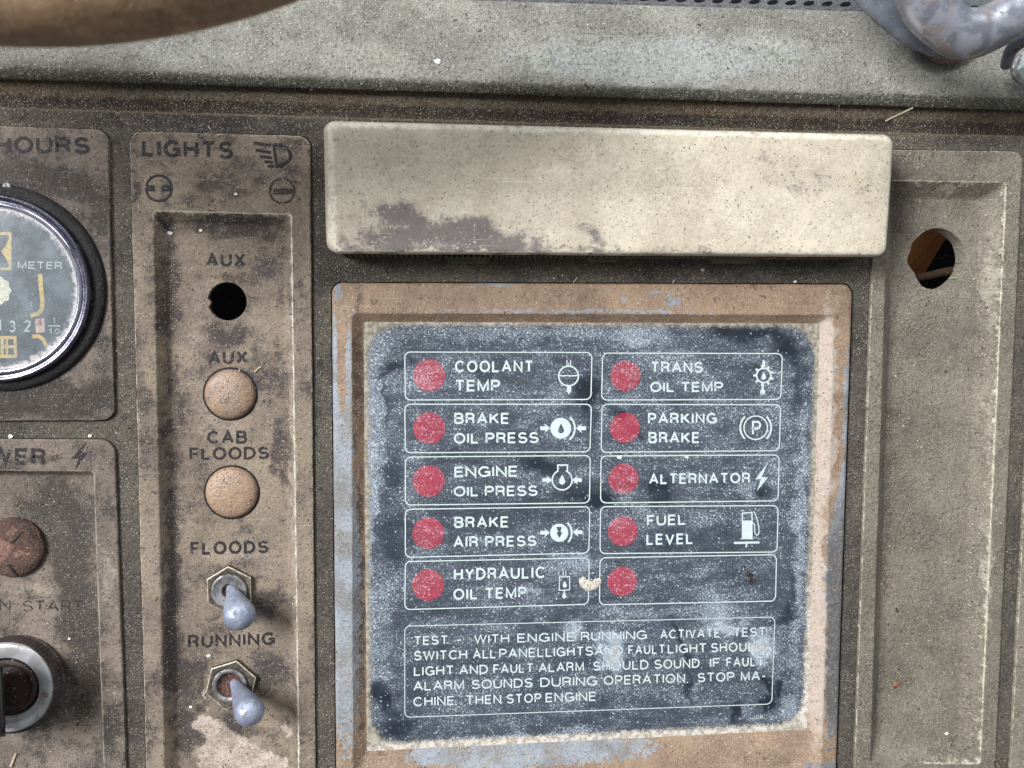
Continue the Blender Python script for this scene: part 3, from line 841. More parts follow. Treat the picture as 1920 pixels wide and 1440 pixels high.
mb = MB()
top = [L(x, ledge(x) + 2, 0) for x in np.linspace(2400, -460, 60)]
outer = top + [L(-460, 1800, 0), L(2400, 1800, 0)]
holes = []
for k in ('hour', 'power', 'lights', 'right', 'display', 'far'):
    holes.append(rquad(inset(Lq(PL[k]), -1.8), {'hour': 23, 'power': 27, 'lights': 21, 'right': 21, 'display': 21, 'far': 19}[k], 0, 8, 8))
mb.fill([outer] + holes)
console = mb.build('dashboard_ground', M['console'], smooth=False)
console.name = 'dashboard_surface'
tag(console, kind='structure')

xs = np.linspace(-460, 2400, 220)


def rows_mesh(mb, rows, wears):
    loops = []
    for i, (fy, z, jit) in enumerate(rows):
        loops.append([L(x, fy(x) + (mnoise.noise(Vector((x * 0.013, i * 0.3, 1))) + 0.5 * mnoise.noise(Vector((x * 0.06, i * 2, 1)))) * jit, z) for x in xs])
    mb.loft(loops, wears, closed=False)


mb = MB()
rows_mesh(mb, [(lambda x: ledge(x) + 2, 0, 0), (lambda x: ledge(x) + .6, -.3, .3), (lambda x: ledge(x) - .8, -1.4, .5), (lambda x: ledge(x) - 3, -7, 1), (lambda x: ledge(x) - 10, -10, 1.5), (lambda x: ledge(x) - 24, -7, 2),
               (lambda x: ledge(x) - 40, -4, 2), (lambda x: ledge(x) - 60, -2, 1), (lambda x: ledge(x) - 90, 2, 0)], [0, 0, .4, .95, 1.0, .72, .0, .2, .8])
g = mb.build('gutter_surface', M['gutter'], recalc=True)
g.name = 'dashboard_gutter'
tag(g, kind='structure')
mb = MB()
def shz(d): return 42 - 0.30 * d
rows_mesh(mb, [(lambda x: lip_lo(x) - 14, -2, 0), (lambda x: lip_lo(x) - 1, 7, .6), (lambda x: lip_lo(x) - 0, 11, .6), (lambda x: lip_lo(x) - 3, 15, .8), (lambda x: lip_lo(x) - 14, 22, .8), (lambda x: lip_hi(x) + 1, 26, .8), (lambda x: lip_hi(x) - 5, 26, .6),
               (lambda x: lip_hi(x) - 14, 23, .5), (lambda x: lip_hi(x) - 60, 11, .5), (lambda x: lip_hi(x) - 110, -2, .5), (lambda x: grl(x) + 3, -14, .3), (lambda x: grl(x) + .8, -15, .3), (lambda x: grl(x), -18, .3), (lambda x: grl(x) - 2, -30, 0)],
          [1, 1, 1, .95, .85, .62, .25, 0, 0, 0, 0, .2, .6, 1])
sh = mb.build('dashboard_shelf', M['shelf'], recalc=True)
tag(sh, kind='structure')

# dark housing behind everything
mb = MB()
mb.poly([L(-600, 1900, -330), L(2600, 1900, -330), L(2600, -400, -330), L(-600, -400, -330)])
bk = mb.build('housing_back', M['black_void'], smooth=False)
tag(bk, kind='structure')

# perforated grille at the top
t_gr = thing('air_grille', L(1300, -30, -20), 'grey perforated metal air grille behind the dusty shelf', 'grille')
mb = MB()
GZ = -29
gout = [L(x, grl(x) + 3, GZ) for x in np.linspace(2300, 700, 40)] + [L(x, -230, GZ) for x in (700, 1200, 1800, 2300)]
gh = []
for r in range(4):
    for k in range(40):
        x = 936 + k * 34.2 + (r % 2) * 17 * 0
        y = grl(x) - 13 - r * 30
        if x > 2250 or x < 760: continue
        lp = []
        for q in range(10):
            a = -2 * pi * q / 10
            lp.append(L(x + 11 * cos(a) + 3.5 * sin(a), y - 5 * sin(a), GZ))
        gh.append(lp)
mb.fill([gout] + gh)
for lp in gh:
    c = sum(lp, Vector()) / len(lp)
    lp2 = [Vector((p.x, p.y, GZ - 6)) for p in lp]
    mb.loft([lp, lp2])
mb.build('perforated_sheet', M['grille'], t_gr, smooth=False)
for k in range(40):
    x = 930 + k * 34.2
    if x > 2250: break
    mbb = MB(); c = L(x, grl(x) - 1.5, GZ + 1)
    mbb.loft([[c + Vector((rr * 1.0 * cos(a), rr * .38 * sin(a) + rr * .1 * cos(a), zz)) for a in np.linspace(0, 2 * pi, 13)[:-1]] for rr, zz in ((13, -1), (11, 2.0), (7, 3.4))], cap1=True)
    mbb.build('pressed_dimple', M['grille'], t_gr)


# ================================================================== plates
def plate(name, key, zt, r, rim=None, rin=6, w=20, zf=-18, mat=None, holes=(), rim_tone=1.0, seed=1, rootp=None, label='', cat='panel', r_out=None):
    root = thing(name, L(*PL[key][1], 0), label, cat)
    o4 = Lq(PL[key], 2)
    mb = MB()
    loops = [rquad(o4, r, -40, jit=.3, seed=seed), rquad(o4, r, zt - 1.6, jit=.5, seed=seed), rquad(inset(o4, .7), r, zt - .5, jit=.5, seed=seed), rquad(inset(o4, 2.0), r - 1, zt, jit=.4, seed=seed)]
    we = [0, .5, .75, .3]
    if rim is None:
        mb.loft(loops, we)
        mb.fill([[v + Vector((0, 0, 0)) for v in loops[-1]]] + list(holes))
    else:
        loops.append(rquad(inset(o4, 5), r - 3, zt)); we.append(0)
        i4 = Lq(rim, zt)
        loops += [rquad(inset(i4, -4), rin + 4, zt), rquad(inset(i4, -1.6), rin + 2, zt, jit=.4, seed=seed + 5), rquad(i4, rin, zt - .6, jit=.6, seed=seed + 5), rquad(inset(i4, 1.6), rin, zt - 2.4, jit=.5, seed=seed + 5)]
        we += [0, .55 * rim_tone, .95 * rim_tone, .6 * rim_tone]
        f4 = inset(i4, w)
        loops += [rquad(inset(f4, -5), rin + 4, zf + 3.5), rquad(inset(f4, -1.5), rin + 6, zf + .6), rquad(inset(f4, 1), rin + 6, zf)]
        we += [0, 0, 0]
        mb.loft(loops, we)
        n_ = len(loops[0]); cxr = sum(p.x for p in i4) / 4
        for k_ in range(5 * n_, 9 * n_):
            if mb.v[k_][0] < cxr - 4 and mb.v[k_][1] < max(p.y for p in i4) - 12: mb.w[k_] *= .42  # painted rim highlight made weaker on the left side
        mb.fill([loops[-1]] + list(holes))
    mb.build('face_plate', mat, root, recalc=False)
    return root


def flip_fix(o):
    bm = bmesh.new(); bm.from_mesh(o.data)
    bmesh.ops.remove_doubles(bm, verts=bm.verts, dist=1e-7)
    bmesh.ops.recalc_face_normals(bm, faces=bm.faces)
    s = sum(f.normal.z * f.calc_area() for f in bm.faces)
    if s < 0: bmesh.ops.reverse_faces(bm, faces=bm.faces)
    bm.to_mesh(o.data); bm.free()
    o.data.set_sharp_from_angle(angle=radians(38))


def letters(name, mat, root, items, weight=0.0, label=None, kind=None):
    mb = MB()
    for it in items: text_into(mb, *it[:3], *it[3:7], z=it[7], weight=weight)
    return mb.build(name, mat, root, smooth=False, label=label)


# --- hour meter panel
hp = plate('gauge_panel', 'hour', 8, 22, mat=M['plate'], seed=2, label='brown grey raised panel printed HOURS around the round hour meter', cat='panel')
letters('lettering', M['ink'], hp, [('HOURS', -10, 168, 255, 287, 257, 289, 8.4)], weight=0.034, label='black printed word HOURS')
# --- power panel
zfp = -14
pw_rim = [(-420, 878), (176, 883.5), (197, 1500), (-420, 1520)]
pp = plate('power_panel', 'power', 7, 26, rim=pw_rim, rin=5, w=13, zf=zfp, mat=M['plate'], seed=3, label='grimy recessed panel printed POWER holding the rusted cap and key switch', cat='panel')
letters('lettering', M['ink'], pp, [('POWER', -90, 86, 838, 871, 841, 872, 7.4)], weight=0.034, label='black printed word POWER, cut by the picture edge')
mb = MB()
shape(mb, [[(163, 827), (134, 859), (147, 860), (140, 882), (164, 849), (153, 848)]], 7.4)
mb.build('lightning_symbol', M['ink'], pp, smooth=False)
letters('start_lettering', M['ink_faint'], pp, [('N', -1, 20, 1125, 1146, 1125, 1146, zfp + .5), ('START', 42, 156, 1126, 1147, 1125, 1147, zfp + .5)], weight=0.01, label='half rubbed off letters N START')

# --- lights panel
zfl = -18
lrim = [(287, 395), (546, 402), (562, 1560), (311, 1580)]
hc = L(426, 565, zfl)
hole = circ(hc, 36.5 * US(426, 565, zfl), zfl, 44, cw=True)
hole_n = []
for p in hole:
    d = p - hc
    a = math.degrees(math.atan2(d.y, d.x)) % 360
    if 176 < a < 192: d *= 0.86
    hole_n.append(hc + d)
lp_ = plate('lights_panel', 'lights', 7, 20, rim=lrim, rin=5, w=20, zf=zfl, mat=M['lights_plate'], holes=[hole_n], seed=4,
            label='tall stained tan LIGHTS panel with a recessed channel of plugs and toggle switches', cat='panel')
mb = MB()
mb.loft([hole_n, [Vector((p.x, p.y, zfl - 1.5)) + (p - hc) * 0.01 for p in hole_n], [Vector((p.x, p.y, zfl - 14)) for p in hole_n]])
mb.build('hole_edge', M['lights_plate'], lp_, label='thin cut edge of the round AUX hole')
letters('title_lettering', M['ink'], lp_, [('LIGHTS', 266, 437, 261, 293, 265, 299, 7.4)], weight=0.034, label='black printed word LIGHTS')
zt = zfl + .5
letters('aux_lettering', M['ink'], lp_, [('AUX', 386, 460, 475, 500, 474, 500, zt)], weight=0.034)
letters('aux_lettering', M['ink'], lp_, [('AUX', 390, 464, 658, 683, 657, 682, zt)], weight=0.034)
letters('cab_lettering', M['ink'], lp_, [('CAB', 388, 463, 808, 832, 807, 832, zt)], weight=0.034)
letters('floods_lettering', M['ink'], lp_, [('FLOODS', 355, 504, 839, 863, 837, 861, zt)], weight=0.034)
letters('floods_lettering', M['ink'], lp_, [('FLOODS', 357, 503, 1016, 1041, 1013, 1037, zt)], weight=0.034)
letters('running_lettering', M['ink'], lp_, [('RUNNING', 352, 515, 1191, 1216, 1185, 1209, zt)], weight=0.034)
mb = MB(); z7 = 7.4
stroke(mb, arc(515, 291, 30, -88, 88, 18, 20) + [(511, 272), (511, 300)][:0], 6.5, z7)
stroke(mb, [(513, 270), (516, 291), (519, 311)], 5.5, z7)
stroke(mb, [(515, 271), (530, 271)], 6, z7); stroke(mb, [(518, 311), (530, 311)], 6, z7)
for a, b in (((476, 268), (508, 272)), ((480, 281), (508, 286)), ((488, 293), (510, 296)), ((496, 303), (512, 304)), ((502, 312), (514, 311))):
    stroke(mb, [a, b], 5.5, z7)
mb.build('headlamp_symbol', M['ink'], lp_, smooth=False)
mb = MB(); ring(mb, 298, 353, 24, 4.5, z7); stroke(mb, [(275, 353), (290, 353)], 11, z7); stroke(mb, [(303, 353), (321, 353)], 11, z7)
mb.build('switch_on_symbol', M['ink'], lp_, smooth=False)
mb = MB(); ring(mb, 529, 358, 23, 4.5, z7); stroke(mb, [(507, 359), (551, 359)], 11, z7)
mb.build('switch_off_symbol', M['ink_faint'], lp_, smooth=False)

# --- right panel
zfr = -26
rrim = [(1666, 338), (1887, 342), (1838, 1432), (1632, 1430)]
rc = L(1756, 486, zfr)
rh = circ(rc, 56 * US(1756, 486, zfr), zfr, 64, rag=0.05, seed=3, cw=True)
rh2 = []
for p in rh:
    d = p - rc; a = math.degrees(math.atan2(d.y, d.x)) % 360
    if 186 < a < 240: d *= 0.86 + 0.14 * abs(a - 213) / 27
    if 150 < a < 178: d *= 0.95 + 0.05 * abs(a - 164) / 14
    if 340 < a or a < 12: d *= 0.985
    rh2.append(rc + d)
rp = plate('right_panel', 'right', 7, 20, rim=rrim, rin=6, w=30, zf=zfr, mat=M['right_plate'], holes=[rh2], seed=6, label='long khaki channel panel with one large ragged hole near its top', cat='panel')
rp.name = 'blank_panel'
mb = MB()
mb.loft([rh2, [rc + (p - rc) * .985 + Vector((0, 0, -3)) for p in rh2], [rc + (p - rc) * .97 + Vector((0, 0, -30)) for p in rh2]])
mb.build('hole_edge', M['right_plate'], rp, label='pale ragged thickness of the cut hole')
# things seen through the ragged hole
mb = MB()
rows = []
for k in range(14):
    a = k / 13
    rows.append([L(1650 + a * (165 - (y - 380) * .62), y, -44 - 150 * (a ** 1.3) - (y - 400) * .6) for y in (380, 420, 460, 500, 530)])
mb.loft(rows, None, closed=False)
o = mb.build('backing_board', M['brown_card'])
tag(o, 'curved brown board seen inside the ragged hole', 'board')
mb = MB()
a = L(1716, 522, -95); b = L(1830, 502, -95)
mb.tube([a, a.lerp(b, .5) + Vector((0, 3, 0)), b], [(7, 3), (8, 3), (9, 3)], 8)
o = mb.build('cable_strap', M['inner_dark'])
tag(o, 'thin dull strap crossing the bottom of the ragged hole', 'strap')
fp = plate('far_panel', 'far', 7, 18, mat=M['right_plate'], seed=9, label='narrow sliver of another raised khaki panel at the picture edge', cat='panel')
fp.name = 'edge_panel'
for r_ in (hp, pp, lp_, rp, fp):
    for ch in r_.children:
        if ch.name.startswith('face_plate'): flip_fix(ch)

# ================================================================== hour meter gauge
gc = L(0, 541, 8)
gm = thing('hour_meter', gc, 'round hour meter in a chrome bezel with black rubber gasket, cut by the picture edge', 'gauge')
mb = MB()
mb.lathe(gc, gc + Vector((0, 0, 1)), [(h_, r_ * US(0, 541, 10)) for h_, r_ in [(0, 199), (3, 198), (6, 196.5), (9, 191), (10, 184), (9.5, 174), (9, 150)]], 96, radf=lambda k, t_, r: r * (1 + .0025 * mnoise.noise(Vector((k * .3, r, 0)))))
mb.build('gasket', M['gasket'], gm)
bz = L(-15, 541, 28); bc = Vector((bz.x, bz.y, 6))
up = Vector((0, 0, 1)); KB = US(-15, 541, 28)
def bez(prof, name, mat):
    m_ = MB(); m_.lathe(bc, bc + up, [(t_, r * KB) for t_, r in prof], 96); return m_.build(name, mat, gm, angle=50)
bez([(3, 183), (14, 182), (21, 180.5), (23.5, 178.5), (24.2, 176), (23.2, 173.5)], 'bezel_rim', M['chrome_dark'])
bez([(23.2, 173.5), (21, 171.5), (20.2, 168), (21, 165.5)], 'bezel_groove', M['chrome_dark'])
bez([(21, 165.5), (22.6, 163.5), (22.8, 160), (21, 157.5), (17, 156), (14, 155.4)], 'bezel_ring', M['chrome'])
bez([(14, 155.4), (10, 154), (4, 152)], 'inner_wall', M['chrome_dark'])
mb = MB(); mb.poly([Vector((bc.x + 154 * KB * cos(a), bc.y + 154 * KB * sin(a), 11)) for a in np.linspace(0, 2 * pi, 64)[:-1]])
gdial = mb.build('dial', M['dial'], gm, smooth=False)
mb = MB()
mb.lathe(bc, bc + up, [(13.8, 156 * KB), (15.2, 150 * KB), (16.5, 130 * KB), (18, 90 * KB), (19, 45 * KB), (19.4, 4)], 72, wears=[1.2, 1.02, .62, .3, .1, 0], cap1=True)
mb.build('glass', M['glass'], gm)
zd = 11.5
mb = MB(); stroke(mb, [(-48, 438), (19, 438), (19, 504), (-48, 504)], 5, zd, True)
shape(mb, [[(17, 446), (10, 462), (2, 471), (10, 482), (17, 497)]], zd); shape(mb, [[(-46, 446), (-46, 497), (-38, 482), (-30, 471), (-38, 462)]], zd)
mb.build('hourglass_symbol', M['dial_yellow'], gdial, smooth=False)
letters('lettering', M['dial_white'], gdial, [('METER', 33, 117, 490, 504, 491, 505, zd)], weight=0.01)
mb = MB(); stroke(mb, [(75, 514), (77, 540), (79.5, 566), (78, 580), (72, 588), (57, 592)], 8, zd)
stroke(mb, [(60, 631), (72, 630), (81, 636), (87, 648)], 7, zd)
mb.build('yellow_bracket', M['dial_yellow'], gdial, smooth=False)
mb = MB(); shape(mb, [[(-2 + (22 + 1.6 * cos(9 * radians(a))) * cos(radians(a)), 545 - (25 + 1.6 * cos(9 * radians(a))) * sin(radians(a))) for a in range(0, 360, 6)]], zd + 1)
mb.build('rotor', M['dial_cream'], gdial, smooth=False)
letters('counter_digits', M['dial_white'], gdial, [('1', -4, 1, 600, 620, 600, 620, zd), ('3', 17, 29, 601, 623, 601, 623, zd), ('2', 45, 57, 600, 622, 600, 622, zd)], weight=0.0)
mb = MB(); shape(mb, [[(66, 598), (83, 597), (84, 623), (67, 624)]], zd); mb.build('tenths_drum', M['drum_cream'], gdial, smooth=False)
letters('tenths_digit', M['dial_red'], gdial, [('4', 68, 80, 597, 612, 597, 612, zd + .5)], weight=0.034)
mb = MB(); text_into(mb, '1', 99, 103, 595, 606, z=zd); text_into(mb, '10', 92, 112, 616, 626, z=zd); stroke(mb, [(90, 611), (113, 611)], 2, zd)
mb.build('tenths_fraction', M['dial_white'], gdial, smooth=False)
mb = MB(); stroke(mb, [(-30, 633), (28, 633), (29, 668), (-30, 669)], 6, zd, True); stroke(mb, [(13, 636), (13, 666)], 5, zd); stroke(mb, [(5, 650), (26, 650)], 5, zd); stroke(mb, [(4, 636), (4, 666)], 6, zd)
mb.build('grid_symbol', M['dial_yellow'], gdial, smooth=False)
mb = MB(); c = L(12, 350, 16); mb.lathe(c, c + up, [(-6, 8), (-1, 7), (0, 4), (.3, 1)], 6, cap1=True)
o = mb.build('metal_clip', M['bushing'], gm)

# ================================================================== rusted cap, key switch, key
cc = L(28, 1025, zfp)
rk = thing('rusted_cap', cc, 'rusted domed steel cap above the worn START lettering', 'cap')
mb = MB()
kr = US(28, 1025, zfp)
mb.lathe(cc, cc + up, [(h_, r_ * kr) for h_, r_ in [(0, 57), (5, 57.5), (9, 55), (12, 48), (14, 36), (15.2, 20), (15.6, 3)]], 56, cap1=True, radf=lambda k, t_, r: r * (1 + .012 * mnoise.noise(Vector((k * .5, t_, 0)))))
mb.build('dome', M['rust'], rk)
for (x0, y0, x1, y1) in ((22, 1018, 44, 996), (16, 1058, 32, 1080), (-20, 1000, 2, 1022), (0, 1040, -14, 1062)):
    mb = MB(); a = L(x0, y0, zfp + 14.2); b = L(x1, y1, zfp + 11.5); mb.tube([a, (a + b) / 2 + Vector((0, 0, .8)), b], [2.6, 3.2, 2.2], 8)
    mb.build('ridge', M['dark_inner_key'], rk)

kb = L(33, 1275, zfp)
ks = thing('key_switch', kb, 'round ignition key switch with knurled outer ring and worn nickel face', 'switch')
kt = L(12, 1291, 22); ktop = Vector((kt.x, kt.y, 22)); kbase = Vector((kt.x + 4, kt.y - 2, zfp))
KK = US(12, 1291, 22)
mb = MB()
mb.lathe(kbase, ktop, [(h_, r_ * KK) for h_, r_ in [(0, 93), (3, 93), (5, 91), (20, 90), (30, 89), (32, 88)]], 144, radf=lambda k, t_, r: r + (.5 if k % 2 else -.5) * (1 if 4 < t_ < 31 else 0))
mb.build('knurled_collar', M['knurl'], ks, angle=20)
kc0 = Vector((kt.x, kt.y, 0))
mb = MB(); mb.lathe(kc0, kc0 + up, [(h_, r_ * KK) for h_, r_ in [(17, 88), (20.5, 86.5), (22.5, 83), (23, 78), (22, 64), (19.5, 58.5), (10, 57), (-10, 57)]], 80)
mb.build('face_ring', M['key_ring'], ks, angle=45)
mb = MB(); mb.lathe(kc0, kc0 + up, [(h_, r_ * KK) for h_, r_ in [(-8, 54), (10, 53.5), (16, 53), (18.5, 49), (18.5, 45), (16, 41), (13, 39), (12.5, 20), (12.5, 2)]], 64, cap1=True)
mb.build('barrel', M['dark_inner_key'], ks, angle=45)
ky = thing('ignition_key', kc0 + Vector((0, 0, 14)), 'black ignition key head edge-on in the key switch', 'key')
mb = MB()
lps = []
for zz, hw, hl in ((10, 7, 40), (30, 8, 52), (60, 9, 62), (100, 9, 66), (130, 8, 58), (138, 5, 50)):
    c = L(-2, 1312, zz); lps.append(rquad([(c.x - hw, c.y + hl), (c.x + hw, c.y + hl), (c.x + hw, c.y - hl), (c.x - hw, c.y - hl)], 5, zz, 5, 6))
mb.loft(lps, cap1=True)
mb.build('key_head', M['key_plastic'], ky, recalc=True)

# ================================================================== plugs and toggles
for i, (px, py, r, lab) in enumerate(((432, 739, 46, 'tan domed plug under the word AUX and above CAB FLOODS'), (435, 923, 47, 'tan domed plug with flaking paint between CAB FLOODS and FLOODS'))):
    c = L(px, py, zfl)
    r *= US(px, py, zfl)
    root = thing('hole_plug', c, lab, 'plug', 'domed plugs in the lights panel')
    mb = MB(); prof = [(-.2, r + 1.2), (1.5, r + 1.2), (3, r)]
    for k in range(1, 9):
        q = k / 8; prof.append((3 + 12 * (1 - (1 - q) ** 2), r * (1 - q ** 1.7) + .6))
    mb.lathe(c, c + up, prof, 56, cap1=True)
    mb.build('dome', M['plug'], root)
    mb = MB(); mb.lathe(c, c + up, [(-.3, r + 5.5), (.5, r + 4.5), (1.0, r + 2.5), (.4, r + .6)], 48, radf=lambda k, t_, r_: r_ * (1 + .02 * mnoise.noise(Vector((k * .6, i * 9, 0)))))
    mb.build('grimy_seat', M['gasket'], root)

TOG = [
    dict(n=(432, 1104), hexr=47, rot=91, bush=(430, 1107.6), br=33, base=(434, 1105), tip=(449, 1153), tr=31, zt=62, lab='toggle switch under FLOODS, blue grey bat lever leaning down', core='rust_pit', open=.42),
    dict(n=(435, 1281), hexr=49, rot=76, bush=(431, 1284), br=32, base=(441, 1283), tip=(468, 1334), tr=29, zt=74, lab='toggle switch under RUNNING with bright hex nut and rusty open core', core='rust_pit', open=.74),
]
for T in TOG:
    c = L(*T['n'], zfl)
    for k_n in ('hexr', 'br', 'tr'): T[k_n] *= US(*T['n'], zfl)
    root = thing('toggle_switch', c, T['lab'], 'switch', 'toggle switches in the lights panel')
    mb = MB()
    def hexa(r, z, rr=None):
        return [Vector((c.x + r * cos(radians(T['rot'] + 60 * k)), c.y + r * sin(radians(T['rot'] + 60 * k)), z)) for k in range(6)]
    def cut(lp, n=8):
        out = []
        for i in range(6):
            for q in range(n): out.append(lp[i].lerp(lp[(i + 1) % 6], q / n))
        return out
    bcn = L(*T['bush'], zfl + 10)
    R = T['hexr'] * .985
    circ_ = [Vector((bcn.x + (T['br'] + 1) * cos(radians(T['rot'] + 360 * k / 48)), bcn.y + (T['br'] + 1) * sin(radians(T['rot'] + 360 * k / 48)), zfl + 10)) for k in range(48)]
    top_ = cut(hexa(R - 2.2, zfl + 10.6))
    mb.loft([cut(hexa(R, zfl)), cut(hexa(R, zfl + 8.6)), cut(hexa(R - .8, zfl + 10)), top_, [p.lerp(q, .55) + Vector((0, 0, .3)) for p, q in zip(top_, circ_)], circ_, [Vector((p.x, p.y, zfl + 2)) for p in circ_]], [0, .6, 1, .6, 0, 0, 0])
    mb.build('hex_nut', M['nut'], root, angle=28)
    b0 = Vector((bcn.x, bcn.y, zfl)); mb = MB(); br = T['br']
    ir = T['open'] * br
    mb.lathe(b0, b0 + up, [(4, br), (12, br), (14.5, br - 1), (15.5, br - 3.5), (15, br - 6), (13.6, br - 8), (13.4, ir + 2), (12.6, ir)], 48)
    bush_o = mb.build('threaded_bushing', M['bushing'], root)
    mb = MB(); mb.lathe(b0, b0 + up, [(12.6, ir), (10, ir - 1.5), (7, ir * .8), (6, ir * .5), (5, 1)], 32, cap1=True, radf=lambda k, t_, r: r * (1 + .06 * mnoise.noise(Vector((k * .7, t_, 1)))))
    mb.build('core', M[T['core']], bush_o)
    A = L(*T['base'], zfl + 8); B = L(*T['tip'], T['zt'])
    ln = (B - A).length; tr = T['tr'] * (F - T['zt'] + zfl) / F
    tr *= .94
    prof = [(-6, 8.5), (0, 9.5), (ln * .2, 12.5), (ln * .4, 16.5), (ln * .6, tr * .77), (ln * .78, tr * .91)]
    for k in range(0, 9):
        a = radians(-22 + 112 * k / 8); prof.append((ln + tr * sin(a) * .9, tr * cos(a) + .4))
    prof = sorted(prof)
    mb = MB(); mb.lathe(A, B, prof, 40, cap1=True)
    mb.build('lever', M['lever'], root)

# ================================================================== lamp cover
ZL = 96
lc = [(606.5, 228), (1672, 254), (1657, 482), (613, 475)]
q4 = Lq(lc, 76)
root = thing('lamp_housing', L(1135, 480, 0), 'long cream plastic lamp housing above the warning display, stained at its lower left', 'lamp')
mb = MB()
lps = [rquad(inset(q4, 5), 14, 52), rquad(inset(q4, 1.2), 18, 58), rquad(inset(q4, .0), 20, 68, jit=.5, seed=2), rquad(inset(q4, .2), 20, 80, jit=.5, seed=2)]
we = [0, 0, .1, .2]
D = (17, 18, 6, 26)
for k in range(1, 8):
    a = pi / 2 * k / 7
    d = tuple(x * (1 - cos(a)) for x in D)
    lps.append(rquad(inset(q4, d), max(6, 20 - 11 * (1 - cos(a))), 80 + 14 * sin(a), jit=.35, seed=2)); we.append([.2, .35, .6, .8, .8, .6, .2][k - 1])
lps.append(rquad(inset(q4, tuple(x + 5 for x in D)), 8, 94.2)); we.append(0)
mb.loft(lps, we)
mb.fill([lps[-1]])
o = mb.build('cover_shell', M['lamp_cover'], root); flip_fix(o)
b4 = inset(q4, (9, 9, 4, 9))
mb = MB(); mb.loft([rquad(b4, 12, 0), rquad(b4, 12, 60)]); mb.fill([rquad(b4, 12, 60)])
o = mb.build('diffuser_body', M['lamp_side'], root); flip_fix(o)
# ribs along the underside
ribs = MB()
bl, br_ = b4[3], b4[2]
n = 96
first = None
for k in range(n):
    u = (k + 1.5) / (n + 2)
    p = Vector((bl.x + (br_.x - bl.x) * u, bl.y + (br_.y - bl.y) * u, 0))
    ribs.box((p.x, p.y - .5, 26), (3.6, 9, 48), rot=-0.25 if u > .35 else 0.1)
ribs.build('rib', M['lamp_side'], root, smooth=False, kind='stuff', label='fine moulded ribs along the underside')
for (x0, x1, y0, y1) in ((830, 922, 481, 494), (1095, 1162, 481, 491), (1324, 1420, 482, 494)):
    mb = MB(); a = L(x0, y0, 0); b = L(x1, y0 + 1, 0)
    mb.loft([rquad([(a.x, a.y), (b.x, b.y), (b.x - 9, b.y - (y1 - y0)), (a.x + 9, a.y - (y1 - y0))], 2, zz, 3, 3) for zz in (0, 14)] + [rquad([(a.x + 2, a.y - 1), (b.x - 2, b.y - 1), (b.x - 11, b.y - (y1 - y0) + 2), (a.x + 11, a.y - (y1 - y0) + 2)], 2, 16, 3, 3)], cap1=True)
    mb.build('mounting_tab', M['lamp_side'], root, recalc=True)

# ================================================================== warning display
root = thing('warning_display', L(1100, 1000, 0), 'square warning light display in a peeling tan metal frame with dusty dark lens', 'display')
DS = root
o4 = Lq(PL['display'], 6)
crest = Lq([(659, 587), (1563, 590), (1539, 1446), (662, 1462)], 12)
floor4 = Lq([(682, 604), (1537, 607), (1513, 1368), (688, 1408)], -6)
mb = MB()
lps = [rquad(o4, 20, -40), rquad(o4, 20, 5, jit=.4, seed=11), rquad(inset(o4, 1.5), 20, 8.5, jit=.4, seed=11), rquad(inset(o4, 4.5), 17, 10.5, jit=.3, seed=11), rquad(inset(o4, 10), 14, 11),
       rquad(inset(crest, -5), 10, 11.5), rquad(inset(crest, -2), 8, 12.6, jit=.6, seed=12), rquad(inset(crest, 0), 8, 12.4, jit=.8, seed=12), rquad(inset(crest, 2), 8, 10.5, jit=.5, seed=12),
       rquad(inset(floor4, -3), 7, -3.5), rquad(floor4, 6, -6.2), rquad(inset(floor4, 4), 5, -6.6)]
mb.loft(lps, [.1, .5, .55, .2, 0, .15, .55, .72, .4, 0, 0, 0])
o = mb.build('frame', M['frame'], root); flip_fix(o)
# lens grid with signed distance to the clean rounded field
N = 230
V = []; Fc = []; Wr = []
f4 = inset(floor4, -2)
dk = inset(floor4, (8, 11, 16, 10))
cx_ = sum(p.x for p in dk) / 4; cy_ = sum(p.y for p in dk) / 4
def sd(p):
    R_ = 54; vals = []
    for i in range(4):
        a = dk[i]; b = dk[(i + 1) % 4]; t_ = (b - a).normalized(); n_ = Vector((t_.y, -t_.x))
        vals.append(-(Vector((p.x, p.y)) - a).dot(n_) + R_)
    a = sorted(vals, reverse=True)
    x, y = max(a[0], 0), max(a[1], 0)
    return math.hypot(x, y) + min(max(a[0], a[1]), 0) - R_
for j in range(N + 1):
    for i in range(N + 1):
        u, v = i / N, j / N
        p = (f4[0].lerp(f4[1], u)).lerp(f4[3].lerp(f4[2], u), v)
        V.append((p.x, p.y, -6)); Wr.append(sd(p))
for j in range(N):
    for i in range(N):
        a = j * (N + 1) + i
        Fc.append((a, a + N + 1, a + N + 2, a + 1))
mb = MB(); mb.v = V; mb.f = Fc; mb.w = Wr
LENS = mb.build('lens', M['lens'], root, smooth=False)

